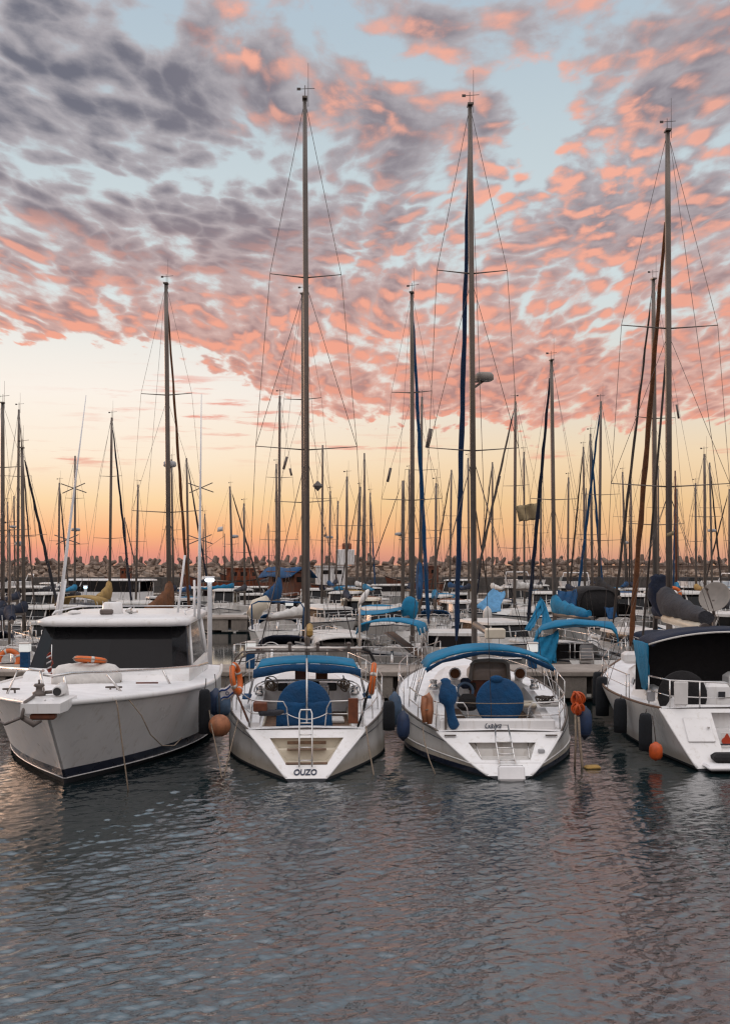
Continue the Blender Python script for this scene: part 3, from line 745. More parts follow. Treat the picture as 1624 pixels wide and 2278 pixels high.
def motorboat(label, px, Y, L=8.0, B=2.9, head=math.pi, hull='gelhull', stripe='navy', fb=1.05, cabh=1.25, cab=(.28, .66), fly=False, lod=1, group=None, roof='gel2', canvas=None, mast=0.0, name='motorboat', frame='gel2', split=2, hullz=None):
    c = P(px, HY, Y); rt = thing(name, label, 'motorboat', (0, 0, 0), head, group)
    off = Matrix.Rotation(head, 3, 'Z') @ Vector((0, L*.5, 0)); rt.location = (c.x-off.x, Y-off.y, 0)
    H = Hull(L, B, fb*1.30, fb*1.0, fb*.92, rake_b=L*.12, rake_s=.05, tw=.90, tm=.35, p=2.6, ww=.84, flare=1.7)
    H.build(rt, [K[hull], K[stripe], K['antifoul'], K[hull]], rows=3, nt=12, sheer_band=.06)
    H.deck(rt, K['deck2'], well=(.25, L*cab[0], B*.36, fb*.5))
    y0, y1 = L*cab[0], L*cab[1]; w = B*.38; z = H.zs(.5)-.02; mb = MB()
    # cabin body with raked screen; lower half solid, upper half glazed between pillars
    def ring(z_, yb_, yf_, w_, wf_): return [(-w_, yb_, z_), (w_, yb_, z_), (w_, lerp(yb_, yf_, .75), z_), (wf_, yf_, z_), (-wf_, yf_, z_), (-w_, lerp(yb_, yf_, .75), z_)]
    zl, zt = z+cabh*.42, z+cabh
    mb.loft([ring(z-.1, y0, y1, w, w*.8), ring(zl, y0, y1-.15, w*.99, w*.8)], True, True, smooth=False)
    mb.loft([ring(zt-.03, y0-.35, y1-cabh*.30, w*1.02, w*.86), ring(zt+.07, y0-.33, y1-cabh*.34, w*1.0, w*.84), ring(zt+.12, y0-.1, y1-cabh*.5, w*.8, w*.6)], True, True, smooth=False)
    a, b = ring(zl, y0, y1-.15, w*.985, w*.79), ring(zt-.03, y0, y1-cabh*.42, w*.93, w*.76)
    for p, q in zip(a, b): mb.tube([p, q], .045, 5)
    for k in range(1, split): mb.tube([vl(a[3], a[4], k/split), vl(b[3], b[4], k/split)], .035, 5)
    cb = mb.build('cabin', K[frame], rt)
    for k in range(1, 6):
        p, q, p2, q2 = a[k], b[k], a[(k+1) % 6], b[(k+1) % 6]
        gb = MB(); gb.sheet([[p, p2], [q, q2]], .012, smooth=False); gb.build('window', K['glass'], cb)
    fb_ = MB(); fb_.box((0, L*.80, H.zs(.8)+.12), (B*.32, L*.14, .14), bev=.05); fb_.build('hatch', K['gel2'], rt)
    for sd in (-1, 1): rail(rt, [H.edge(lerp(L*.55, L*.97, i/4), sd, .5, .06) for i in range(5)], .5, r=.014, zmid=False)
    if fly:
        mb = MB(); zf = zt+.12; mb.loft([ring(zf, y0-.2, y1-1.0, w*.92, w*.72), ring(zf+.42, y0-.2, y1-.85, w*.98, w*.76)], True, True, smooth=False); f_ = mb.build('flybridge', K['gel'], rt)
        gb = MB(); p1 = ring(zf+.42, y0-.2, y1-.9, w*.95, w*.72); p2 = ring(zf+.75, y0-.2, y1-1.15, w*.9, w*.68); gb.sheet([[p1[k] for k in (2, 3, 4, 5)], [p2[k] for k in (2, 3, 4, 5)]], .015, smooth=False); gb.build('windscreen', K['glass'], f_)
        ab = MB(); ab.tube([(-w*.95, y0, zf+.3), (-w*.8, y0-.3, zf+1.1), (w*.8, y0-.3, zf+1.1), (w*.95, y0, zf+.3)], .05, 8); ab.build('radar_arch', K['gel'], rt)
    if canvas: bimini(rt, K[canvas], .2, y0+.1, w*1.05, zt-.05, .16, zfoot=H.zs(.1))
    if mast:
        mb = MB(); mb.tube([(0, y0+.3, zt), (0, y0+.2, zt+mast)], [.035, .02], 6); mb.tube([(-.3, y0+.25, zt+mast*.6), (.3, y0+.25, zt+mast*.6)], .015, 5); mb.build('signal_mast', K['alu'], rt)
    return rt, H

# ------------------------------------------------------------------ the four boats of the front row
def loc_fn(root):
    M = Matrix.Translation(root.location) @ Matrix.Rotation(root.rotation_euler.z, 4, 'Z'); Mi = M.inverted()
    return (lambda px, py, Y: Mi @ P(px, py, Y)), M
def stepped_transom(root, H, inner, mats, recess=.16, nz=10):
    """frame of the raked transom, with two steps cut into it. inner: (half width top, z top, half width bottom, z bottom)"""
    wt, zt, wb, zb = inner; zs = H.zs(0); zlo = H.zk
    yp = lambda z: H.y0 + H.rs*max(0, z)/zs
    mb = MB(); zl = [zlo, 0.0, .05] + [lerp(.05, zs, (i+1)/nz) for i in range(nz)]; zl = sorted(set([round(z, 4) for z in zl if abs(z-zb) > .02 and abs(z-zt) > .02] + [zb, zt]))
    def inn(z): return lerp(wb, wt, (z-zb)/(zt-zb))
    for za, zc in zip(zl, zl[1:]):
        pa, pc = H.pt(0, za, 1), H.pt(0, zc, 1); ya, yc = yp(za), yp(zc)
        if za >= zb-1e-4 and zc <= zt+1e-4:
            for sd in (-1, 1):
                q = [(sd*inn(za), ya, za), (sd*pa.x, ya, za), (sd*pc.x, yc, zc), (sd*inn(zc), yc, zc)]
                mb.add(q if sd > 0 else q[::-1], [(0, 1, 2, 3)], 2 if za < .04 else 0, False)
        else:
            mb.add([(-pa.x, ya, za), (pa.x, ya, za), (pc.x, yc, zc), (-pc.x, yc, zc)], [(0, 1, 2, 3)], 2 if za < .04 else 0, False)
    tr = mb.build('transom', mats, root)
    for sd in (-1, 1):      # rounded moulding where the transom meets the topsides
        eb = MB(); eb.tube([H.pt(0, lerp(.06, zs, i/12), sd) + Vector((-sd*.018, .012, 0)) for i in range(13)], .028, 8); eb.build('edge_moulding', mats[0], tr)
    zm = lerp(zb, zt, .5); sb = MB(); r = recess
    prof = [(yp(zb), zb), (yp(zm)+r, zb), (yp(zm)+r+.03, zm), (yp(zt)+r*.6, zm), (yp(zt)+r*.6+.02, zt), (yp(zt), zt)]
    for (ya, za), (yc, zc) in zip(prof, prof[1:]):
        sb.add([(-inn(za), ya, za), (inn(za), ya, za), (inn(zc), yc, zc), (-inn(zc), yc, zc)], [(0, 1, 2, 3)], 0, False)
    for sd in (-1, 1):
        f = [(sd*inn(z_), y_, z_) for y_, z_ in prof]
        sb.add(f, [tuple(range(6)) if sd < 0 else tuple(reversed(range(6)))], 0, False)
    sb.build('step_recess', mats[1], tr)
    return tr, yp
def lifebuoy(label, c, M, R_=.30, r=.078, group=None, name='lifebuoy', m='orange'):
    mb = MB(); mb.ring((0, 0, 0), R_, r, M, 32, 8, m=0, flat=.8)
    mb.ring((0, 0, 0), R_, r*1.0, M, 1, 3) if False else None
    o = thing(name, label, 'life ring', c)
    mb.build('ring', K[m], o)
    for k in range(4):
        a = k*math.pi/2 + .4; b = MB(); pts = []
        rows = []
        for da in (-.10, .10):
            rows.append([M @ Vector(((R_+(r+.006)*math.cos(q))*math.cos(a+da), (R_+(r+.006)*math.cos(q))*math.sin(a+da), (r+.006)*.8*math.sin(q))) for q in [j*2*math.pi/10 for j in range(11)]])
        b.sheet(rows, .004); b.build('reflective_band', K['tape'], o)
    rb = MB(); pts = [M @ Vector(((R_+r*1.12+.015*math.sin(4*(q*math.pi/12)))*math.cos(q*math.pi/12), (R_+r*1.12+.015*math.sin(4*(q*math.pi/12)))*math.sin(q*math.pi/12), 0)) for q in range(25)]
    rb.tube(pts, .009, 5); rb.build('grab_line', K['rope'], o)
    return o
def fender(label, c, h, r, m, top=.5, rope_to=None, group=None, tip=None, socks=False):
    o = thing('fender', label, 'fender', c, 0, group); mb = MB()
    if socks: prof = [(r*.55, -h*.5), (r*.98, -h*.49), (r*1.02, -h*.2), (r, h*.3), (r*.85, h*.46), (r*.6, h*.5)]
    else: prof = [(r*.12, -h*.56), (r*.25, -h*.52), (r*.7, -h*.44), (r*.95, -h*.30), (r, -h*.05), (r*.98, h*.2), (r*.78, h*.38), (r*.35, h*.48), (r*.2, h*.54)]
    mb.lathe(prof, (0, 0, 0), 14); mb.build('body', K[m], o)
    if tip:
        tb = MB(); tb.lathe([(r*.15, -h*.60), (r*.3, -h*.54), (r*.74, -h*.445), (r*.82, -h*.40)], (0, 0, 0), 14); tb.build('end_cap', K[tip], o)
    q = Vector(rope_to) - Vector(c) if rope_to is not None else Vector((0, 0, h*.5+top))
    wire('lanyard', [(0, 0, h*.5), q*.5+Vector((.01, 0, h*.25)), q], .012, K['ropedk'], o, 5)
    return o
def moor(label, pts, r=.016, m='rope', group=None):
    mb = MB(); mb.tube(pts, r, 6); return tag(mb.build('mooring_rope', K[m]), label, 'rope', group)

# ---- A: white motor cruiser, bow to the camera
def boat_A():
    rt = thing('motor_cruiser', 'large white motor cruiser with wide black windscreen, bow towards the camera', 'motorboat', (0, 0, 0), R(183.5))
    L, rb = 13.6, 1.9
    bow = Vector((.061, -.9981, 0)); stem = P(148, 1740, 22.5); stem.z = 0
    rt.location = stem - bow*(L-rb)
    T, M = loc_fn(rt)
    H = Hull(L, 5.2, 1.84, 1.52, 1.30, rake_b=rb, rake_s=.05, tw=.90, ww=.95, wt=.95, p=2.35, pw=1.95, tm=.45, flare=1.5, bowmin=.03, zk=-.45)
    H.build(rt, [K['gel'], K['navy'], K['antifoul'], K['gel']], rows=8, nt=34, stripe=(.12, .33))
    mb = MB()
    for sd in (-1, 1):
        pts = [H.pt(i/30, .115, sd) + Vector((sd*.006, 0, 0)) for i in range(31)]
        mb.tube(pts, .014, 5)
    mb.tube([H.pt(1, .115, -1), H.pt(1, .115, 1)], .014, 5)
    mb.build('waterline_stripe', K['gel'], rt)
    H.deck(rt, K['deck'], camber=.10, well=(.4, 3.0, 1.8, .7))
    mb = MB(); mb.tube([H.pt(i/40, H.zs(i/40), -1) + Vector((-.02, 0, .0)) for i in range(41)] + [H.pt(1-i/40, H.zs(1-i/40), 1) + Vector((.02, 0, .0)) for i in range(41)], .045, 8, flat=1.3)
    mb.build('rubbing_strake', K['gel'], rt)
    # anchor platform at the stem
    yb = H.y0+L; zt = H.zs(1); mb = MB()
    mb.loft([[(-.42, yb-.9, zt-.02), (.42, yb-.9, zt-.02), (.42, yb-.9, zt+.07), (-.42, yb-.9, zt+.07)], [(-.40, yb-.1, zt-.13), (.40, yb-.1, zt-.13), (.40, yb-.1, zt+.07), (-.40, yb-.1, zt+.07)],
             [(-.36, yb+.36, zt-.12), (.36, yb+.36, zt-.12), (.36, yb+.36, zt+.06), (-.36, yb+.36, zt+.06)]], True, True, smooth=False)
    pf = mb.build('anchor_platform', K['gel'], rt)
    mb = MB(); mb.box((-.02, yb+.20, zt-.19), (.46, .2, .12), bev=.03); mb.build('roller_recess', K['wood'], pf)
    mb = MB(); mb.tube([(.30, yb-.45, zt+.11), (.30, yb+.28, zt+.08), (.32, yb+.44, zt-.20)], .030, 8)
    mb.tube([(.32, yb+.40, zt-.18), (.62, yb+.42, zt-.30), (.78, yb+.34, zt-.24)], [.05, .06, .02], 8, flat=.5); mb.tube([(.32, yb+.40, zt-.18), (.10, yb+.42, zt-.31), (-.02, yb+.34, zt-.26)], [.05, .06, .02], 8, flat=.5)
    mb.build('anchor', K['aludk'], pf)
    mb = MB(); mb.lathe([(.12, 0), (.13, .07), (.07, .10), (.06, .17), (.11, .20), (.09, .24)], (.30, yb-.85, zt+.06), 14); mb.tube([(.18, yb-.85, zt+.13), (.02, yb-.85, zt+.14)], .035, 8)
    mb.tube([(.30, yb-.85, zt+.28), (.30, yb-.85, zt+.38)], .02, 8); mb.build('windlass', K['aludk'], rt)
    mb = MB(); mb.tube([(-.14, yb-.95, zt+.03), (-.12, yb-.9, zt+.20), (-.10, yb-.60, zt+.17)], [.12, .13, .10], 12); hs = mb.build('hawse_cowl', K['gel'], rt)
    mb = MB(); mb.lathe([(.02, 0), (.08, .0), (.08, .015)], (0, 0, 0), 12, M=M3(0, 0, R(-90))); mb.build('mouth', K['black'], hs, loc=(-.10, yb-.59, zt+.17))  # black disc standing in for the shaded opening of the cowl
    # cabin trunk, screen and hard top
    y_ = lambda Y: (Y-rt.location.y)/-.9981
    ws0, ws1 = 27.35, 28.35
    yb0, yf = y_(34.0), y_(ws0)
    zb_, z1, z2 = H.zs(H.t_of(yf)), 1.87, 2.87
    mb = MB()
    def ring(z, hw, ya, yfr, k=.80, cor=.55): return [(-hw, ya, z), (hw, ya, z), (hw, yfr-cor*1.6, z), (hw*.985, yfr-cor*.6, z), (hw*k, yfr-.06, z), (0, yfr+.08, z), (-hw*k, yfr-.06, z), (-hw*.985, yfr-cor*.6, z), (-hw, yfr-cor*1.6, z)]
    mb.loft([ring(zb_-.1, 2.08, y_(32.5), yf+.72), ring(zb_+.22, 2.06, y_(32.5), yf+.40), ring(z1, 2.02, y_(32.5), yf)], True, True, smooth=False)
    tk = mb.build('cabin_trunk', K['gel'], rt)
    # glazing: one wrap-round dark screen and the side windows
    a, b = ring(z1-.02, 2.0, y_(32.3), yf-.02), ring(z2+.02, 1.83, y_(32.3), y_(ws1))
    for nm, ids in (('windscreen', (3, 4, 5, 6, 7)), ('side_window', (1, 2, 3)), ('side_window', (7, 8, 0))):
        g_ = MB(); g_.sheet([[a[k] for k in ids], [b[k] for k in ids]], .02, smooth=False); g_.build(nm, K['glass'], tk)
    for k in (2, 8, 0, 1, 3, 7):
        mb = MB(); mb.tube([a[k], b[k]], .05 if k in (2, 8) else .09 if k < 2 else .022, 6); mb.build('pillar', K['gel'] if k not in (3, 7) else K['greyc'], tk)
    mb = MB(); w = 1.93
    mb.loft([ring(z2-.01, w-.06, y_(33.4), y_(ws1)+.22, .78), ring(z2+.06, w+.03, y_(33.5), y_(ws1)+.38, .80), ring(z2+.15, w+.02, y_(33.5), y_(ws1)+.36, .80), ring(z2+.22, w-.12, y_(33.4), y_(ws1)+.16, .78), ring(z2+.27, w*.6, y_(32.8), y_(ws1)-.6, .78)], True, True)
    rf = mb.build('hard_top', K['gel'], rt); zr = z2+.27
    mb = MB(); mb.tube([(-1.75, y_(29.2), zr-.02), (-1.7, y_(29.2)-.1, zr+.07), (-1.7, y_(32.8), zr+.07), (1.7, y_(32.8), zr+.07), (1.7, y_(29.2)-.1, zr+.07), (1.75, y_(29.2), zr-.02)], .02, 6); mb.build('roof_rail', K['whitepaint'], rf)
    c = T(251, 1352, 29.6); mb = MB(); mb.lathe([(.27, -.17), (.285, -.12), (.26, .12), (.20, .155), (.05, .16)], c, 18); rd = mb.build('radar_dome', K['gel'], rf)
    mb = MB(); mb.box(c+Vector((0, 0, -.24)), (.5, .5, .18), bev=.05, top=.7); mb.build('radar_plinth', K['gel'], rd)
    c = T(238, 1373, 28.9); mb = MB(); mb.box(c+Vector((0, 0, .14)), (.34, .14, .14), bev=.03); mb.tube([c+Vector((0, 0, .08)), c+Vector((0, 0, -.16))], [.05, .09], 8); mb.build('searchlight', K['aludk'], rf)
    c = T(166, 1362, 29.2); mb = MB(); mb.lathe([(.02, -.18), (.03, -.05), (.18, -.03), (.16, .02), (.05, .06)], c, 14); mb.build('satellite_antenna', K['plastic'], rf)
    c = T(290, 1362, 29.2); mb = MB(); mb.lathe([(.03, -.1), (.04, 0), (.10, .06), (.10, .10), (.02, .12)], c, 10, M=M3(0, R(30), 0)); mb.tube([c, c+Vector((-.2, .05, .02))], .04, 6); mb.build('horn', K['steel'], rf)
    # covered raft on the foredeck
    c = T(196, 1505, 26.1); c.z = H.zs(H.t_of(c.y))+.10; mb = MB()
    rings = []
    for z, k in ((-.04, 1.0), (.14, 1.0), (.30, .93), (.40, .80), (.44, .5)):
        rings.append([c + Vector((.80*k*math.copysign(abs(math.cos(q))**.6, math.cos(q))*(1+.02*math.sin(q*5)), .55*k*math.copysign(abs(math.sin(q))**.6, math.sin(q)), z+.02*math.sin(q*3))) for q in [j*2*math.pi/24 for j in range(24)]])
    mb.loft(rings, True, True); mb.build('raft_cover', K['white_c'], rt)
    mb = MB(); mb.tube([c+Vector((-.82, .2, .02)), c+Vector((-.45, .35, .40)), c+Vector((-.3, .2, .46))], .014, 5); mb.build('lashing', K['rope'], rt)
    lifebuoy('orange life ring lying flat on the covered raft of the motor cruiser', M @ (c+Vector((-.08, .10, .53))), M3(0, R(4), R(-9)), .30, .085)
    # bow rail
    top = [T(462, 1475, 29.2), T(440, 1482, 27.6), T(330, 1490, 24.5), T(245, 1495, 22.7), T(200, 1496, 22.0), T(158, 1498, 21.35), T(120, 1504, 21.0), T(97, 1500, 21.0)]
    mb = MB(); mb.tube(top, .032, 8)
    feet = [(385, 1536, 1495-14, 362, 26.0), (278, 1549, 1497-4, 239, 23.6), (152, 1553, 1497, 144, 22.0), (102, 1553, 1502, 93, 21.6)]
    for fx, fy, ty, tx, Y in feet[:3]: mb.tube([T(tx, ty+7, Y), T(fx, fy, Y)], .026, 6)
    mb.build('bow_rail', K['steel'], rt)
    top = [T(97, 1492, 21.6), T(60, 1489, 22.8), T(0, 1485, 24.8), T(-60, 1483, 27.0)]
    mb = MB(); mb.tube(top, .032, 8)
    for a_, b_ in ((T(91, 1494, 21.7), T(102, 1553, 21.6)), (T(41, 1489, 23.4), T(16, 1548, 23.2)), (T(-30, 1485, 26), T(-48, 1535, 25.8))): mb.tube([a_, b_], .020, 6)
    mb.build('bow_rail', K['steel'], rt)
    # cleats
    for px, py, Y in ((254, 1546, 23.9), (26, 1546, 23.4)):
        c = T(px, py, Y); c.z = H.zs(H.t_of(c.y))+.12; mb = MB(); mb.tube([c+Vector((-.18, 0, 0)), c, c+Vector((.18, 0, 0))], [.022, .03, .022], 6)
        for k in (-.07, .07): mb.tube([c+Vector((k, 0, 0)), c+Vector((k*1.2, 0, -.14))], .022, 6)
        mb.build('cleat', K['aludk'], rt)
    for px, py, Y in ((440, 1525, 25.0), (145, 1526, 24.9)):
        c = T(px, py, Y); c.z = H.zs(H.t_of(c.y))+.22
    mb = MB(); c = T(440, 1528, 26.2); c = T(328, 1528, 25.2); c.z = H.zs(H.t_of(c.y))+.13; mb.box(c, (.50, .06, .03)); mb.build('grab_bar', K['wood'], rt)
    # outriggers and their short supports
    for px0, py0, px1, py1, stars, Y in ((131, 1372, 192.5, 879, ((150.5, 1200), (165, 1086)), 29.8), (443, 1377, 448.7, 876, ((445.6, 1200), (447.7, 1085)), 29.8)):
        a, b = T(px0, py0, Y), T(px1, py1, Y); mb = MB(); mb.tube([a, vl(a, b, .3), vl(a, b, .6), b], [.05, .042, .028, .010], 8)
        po = mb.build('outrigger_pole', K['whitepaint'], rt)
        for px, py in stars:
            s_ = T(px, py, Y); mb = MB()
            mb.tube([s_+Vector((-.34, .0, -.12)), s_, s_+Vector((.34, 0, .12))], .014, 5); mb.tube([s_+Vector((-.32, .1, .13)), s_, s_+Vector((.32, -.1, -.13))], .014, 5); mb.build('cross_strut', K['aludk'], po)
    for px0, py0, px1, py1, Y in ((136, 1370, 147, 1292, 30.2), (434, 1378, 433, 1290, 30.0), (124, 1372, 133, 1320, 30.4), (396, 1366, 412, 1235, 30.6)):
        wire('antenna_mast', [T(px0, py0, Y), T(px1, py1, Y)], .032, K['whitepaint'], rt, 7)
    # small striped flag on the bow rail
    fl = thing('flag', 'small furled red and white striped flag on the bow rail of the motor cruiser', 'flag', P(115, 1497, 21.3))
    wire('flag_staff', [(0, 0, -.05), (.01, 0, .55)], .010, K['steel'], fl, 5)
    mb = MB(); rows = [[(.01 + (-.03-.06*math.sin(j*1.3))*f, .03*math.sin(j+f*4), .40-.50*j/9) for f in (0, .5, 1)] for j in range(10)]
    mb.sheet([[Vector(p) for p in r] for r in rows], .012, m=0); f_ = mb.build('cloth', K['striped'], fl)
    mb = MB()
    for j in range(4): mb.sheet([[(.012 - (.095)*f, -.035, .36-.11*j-.05*f) for f in (0, 1)], [(.012 - .095*f, -.035, .33-.11*j-.05*f) for f in (0, 1)]], .006)
    mb.build('stripe', K['flagw'], f_)
    # slack lines on the bow
    a, b = P(254, 1549, 22.9), P(288, 1708, 21.9)
    moor('taut bow line dropping from the cleat of the motor cruiser into the water', [a, P(257, 1553, 22.3), P(260, 1563, 21.95)] + sag(P(262, 1570, 21.9), Vector((b.x+.02, b.y-.15, -.05)), .02), .014)
    e = P(398, 1632, 24.4); pts = [P(262, 1546, 22.9), P(285, 1556, 22.6), P(312, 1590, 22.6), P(332, 1632, 22.9), P(358, 1657, 23.3), P(385, 1657, 23.9), P(402, 1640, 24.9)]
    moor('slack loop of rope hanging over the flared bow side of the motor cruiser', [p + Vector((.05, -.10, 0)) for p in pts], .013)
    return rt, H, M
A_rt, A_H, A_M = boat_A()

# ---- B: sailing yacht OUZO, stern to the camera
def boat_B():
    rt = thing('sailing_yacht', 'white sailing yacht lettered OUZO on its stepped stern, orange life ring on each side', 'sailboat', (-1.20, 22.55, 0), R(2.8))
    T, M = loc_fn(rt)
    H = Hull(12.0, 3.95, 1.42, 1.04, .84, rake_b=1.0, rake_s=1.55, tw=.67, ww=.96, wt=.195, p=2.3, tm=.40, flare=1.0)
    H.build(rt, [K['gelhull'], K['antifoul'], K['antifoul'], K['gel']], rows=8, nt=34, stripe=(.03, .07), transom=False)
    tr, yp = stepped_transom(rt, H, (.80, .70, .42, .26), [K['gel'], K['cream'], K['antifoul']])
    for z, hw in ((.26, .44), (.485, .42)):
        mb = MB(); mb.box((0, yp(z)+.10, z+.016), (2*hw, .17, .022), bev=.006); mb.build('teak_tread', K['teak'], tr)
    mb = MB(); mb.box((0, yp(.60)+.16, .60), (.84, .03, .07)); mb.build('grab_board', K['teak'], tr)
    n_ = Vector((0, 1.55, .84)).normalized(); zt_ = .10
    Mx = Matrix(((1, 0, 0, -.03), (0, n_.y, -n_.z, yp(zt_)), (0, n_.z, n_.y, zt_), (0, 0, 0, 1)))
    Mx = Mx @ Matrix.Translation((0, 0, .012)) @ Matrix.Diagonal((.62, 1, 1, 1))
    text_obj('OUZO', .26, K['letter'], tr, Mx, shear=.12, thick=.006)
    # dark feature line on both topsides
    for sd in (-1, 1):
        mb = MB(); mb.tube([H.pt(t, H.zs(t)*.80, sd) + Vector((sd*.004, 0, 0)) for t in [i/30 for i in range(31)]], .010, 4); mb.build('cove_line', K['navy'], rt)
        mb = MB(); mb.tube([H.pt(t, H.zs(t), sd) + Vector((-sd*.03, 0, .02)) for t in [i/30 for i in range(31)]], .022, 6, flat=1.2); mb.build('toe_rail', K['alu'], rt)
    H.deck(rt, K['deck'], well=(1.80, 5.3, 1.0, .42))
    for sd in (-1, 1):
        mb = MB(); mb.loft([[(sd*1.03, y, H.zs(H.t_of(y))-.05), (sd*1.06, y, H.zs(H.t_of(y))+h), (sd*1.22, y, H.zs(H.t_of(y))+h*1.05), (sd*1.36, y, H.zs(H.t_of(y))-.02)] for y, h in ((1.9, .10), (2.6, .20), (4.0, .28), (5.6, .30))], True, True, smooth=False)
        mb.build('coaming', K['gel'], rt)
        mb = MB(); mb.box((sd*.76, 3.7, .72), (.48, 2.9, .06), bev=.02); mb.build('bench', K['teak'], rt)
        mb = MB(); mb.box((sd*.99, 3.7, .64), (.03, 3.0, .42)); mb.build('bench_back', K['cream'], rt)
        c = (sd*1.18, 4.6, H.zs(.35)+.36); mb = MB(); mb.lathe([(.10, -.08), (.11, -.02), (.075, .02), (.08, .10), (.10, .12), (.06, .14)], c, 14); mb.build('winch', K['steel'], rt)
        c = (sd*.92, 5.15, 1.38)
        mb = MB(); rr = random.Random(5+sd)
        for k in range(7): mb.ring((rr.uniform(-.05, .05), rr.uniform(-.05, .05), rr.uniform(-.02, .12)), rr.uniform(.10, .17), .014, M3(rr.uniform(0, 3), rr.uniform(-.7, .7), R(70)+rr.uniform(-.4, .4)), 18, 5)
        tag(mb.build('rope_coil', K['rope'], loc=M @ Vector(c)), 'tangled coil of pale rope on the %s cockpit side of the yacht OUZO' % ('left' if sd < 0 else 'right'), 'rope')
    mb = MB(); mb.box((0, 1.76, .70), (2.3, .12, .36), bev=.03); mb.build('aft_coaming', K['gel'], rt)
    cb = H.cabin(rt, K['gel'], 5.3, 9.4, 1.25, .55, .48, .32)
    for sd in (-1, 1):
        for fa, fb in ((.05, .30), (.36, .58)): H.cabin_window(cb, K['glass'], fa, fb, sd)
    mb = MB(); mb.box((0, 5.29, 1.22), (.60, .05, .62)); mb.build('companionway', K['glass'], cb)
    for x, c in ((-.16, 'wood'), (.36, 'rustc')):
        mb = MB(); mb.box((x, 5.15, 1.70), (.30, .10, .34), bev=.04, rx=R(-10)); mb.build('cushion', K[c], rt)
    for x, y, z, d, m in ((-1.48, 4.5, 1.22, (.22, .7, .07), 'bluedk'), (1.48, 4.5, 1.22, (.22, .7, .07), 'bluedk'), (.66, 3.3, .80, (.42, .6, .10), 'white_c'), (-.62, 4.5, .82, (.40, .5, .12), 'greyc')):
        mb = MB(); mb.box((x, y, z), d, bev=.03); mb.build('cockpit_cushion', K[m], rt)
    mb = MB(); mb.lathe([(.12, 0), (.15, .26), (.16, .28), (.14, .27), (.11, .03)], (.42, 2.2, .43), 14); mb.build('bucket', K['plastic'], rt)
    for sd in (-1, 1):
        mb = MB(); mb.box((sd*.62, 5.27, 1.36), (.24, .05, .20), bev=.03); mb.build('instrument_pod', K['black'], rt)
    # wheel under its round cover, weather cloth in front of it
    c = T(677, 1573, 25.2); mb = MB()
    mb.lathe([(.60, -.035), (.62, 0), (.60, .035), (.35, .055), (.0, .06)], c, 32, M=M3(0, 0, R(86))); mb.build('wheel_cover', K['bluedk'], rt)
    mb = MB(); mb.tube([c+Vector((0, .15, -.80)), c+Vector((0, .12, -.1))], [.13, .09], 10); mb.build('wheel_pedestal', K['gel'], rt)
    c = T(677, 1588, 24.55); mb = MB(); rows = []
    for i in range(7):
        f = i/6; rows.append([c + Vector((u*(.60+.03*f), .02*math.sin(u*9+f*4)-.02, .30-.60*f - .05*(1-u*u)*(1-f) + .012*math.sin(u*14+i))) for u in [-1+j/6 for j in range(13)]])
    mb.sheet(rows, .02); mb.build('weather_cloth', K['bluedk'], rt)
    # ladder folded up against the stern
    yl = yp(.20); mb = MB(); x0, x1 = -.155, .115
    mb.tube([(x0, yl, .24), (x0, yl+.28, .78), (x0, yl+.52, 1.28), (x0+.03, yl+.55, 1.36), (x1-.03, yl+.55, 1.36), (x1, yl+.52, 1.28), (x1, yl+.28, .78), (x1, yl, .24)], .017, 8)
    for q in (.12, .36, .60, .82): mb.tube([(x0, yl+.52*q, .24+1.04*q), (x1, yl+.52*q, .24+1.04*q)], .014, 6)
    mb.build('boarding_ladder', K['steel'], rt)
    # pushpit, two halves
    zc = H.zs(0)
    for sd in (-1, 1):
        mb = MB(); top = [(sd*.52, 1.70, zc+.60), (sd*.95, 1.62, zc+.62), (sd*1.22, 1.78, zc+.62), (sd*1.50, 2.9, zc+.64), (sd*1.70, 4.2, zc+.66)]
        mb.tube([(sd*.40, 1.74, zc+.02), (sd*.44, 1.72, zc+.45)] + top, .015, 7)
        mb.tube([(sd*.46, 1.73, zc+.32), (sd*.95, 1.62, zc+.33), (sd*1.22, 1.78, zc+.33), (sd*1.50, 2.9, zc+.36), (sd*1.70, 4.2, zc+.38)], .012, 6)
        for p in (top[2], top[3], top[4]): mb.tube([p, (p[0]+sd*.02, p[1], p[2]-.66)], .015, 7)
        mb.build('pushpit', K['steel'], rt)
        rail(rt, [H.edge(y, sd, .62, .06) for y in (4.2, 5.6, 7.0, 8.4, 9.8, 11.0)], .62, r=.012)
    mb = MB(); mb.tube(sag((-.46, 1.72, zc+.34), (.46, 1.72, zc+.34), .14, 10), .012, 5); mb.build('stern_chain', K['steel'], rt)
    mb = MB(); mb.box((1.02, 1.58, zc+.40), (.22, .05, .56), bev=.01); mb.build('outboard_board', K['wood'], rt)
    mb = MB(); mb.tube([(-1.05, 1.60, zc+.35), (-.98, 1.60, zc+.37), (-.60, 1.6, zc+.37), (-.50, 1.6, zc+.40)], [.05, .075, .065, .03], 8); mb.build('rolled_awning', K['greyc'], rt)
    mb = MB(); mb.box((-1.02, 1.68, zc+.50), (.30, .28, .22), bev=.03); mb.build('stern_locker', K['wood'], rt)
    # gantry across the stern
    Y = 24.9
    mb = MB(); mb.tube([T(549, 1442, Y), T(600, 1441, Y), T(806, 1442, Y)], .034, 10); gt = mb.build('gantry_tube', K['alulit'], rt)
    mb = MB(); mb.tube([T(520, 1478, Y), T(526, 1462, Y), T(540, 1450, Y), T(560, 1448.5, Y), T(800, 1449, Y), T(825, 1452, Y)], .020, 8); mb.tube([T(532, 1478, Y+.2), T(538, 1463, Y+.2), T(552, 1453, Y+.2), T(590, 1452, Y+.2)], .020, 8)
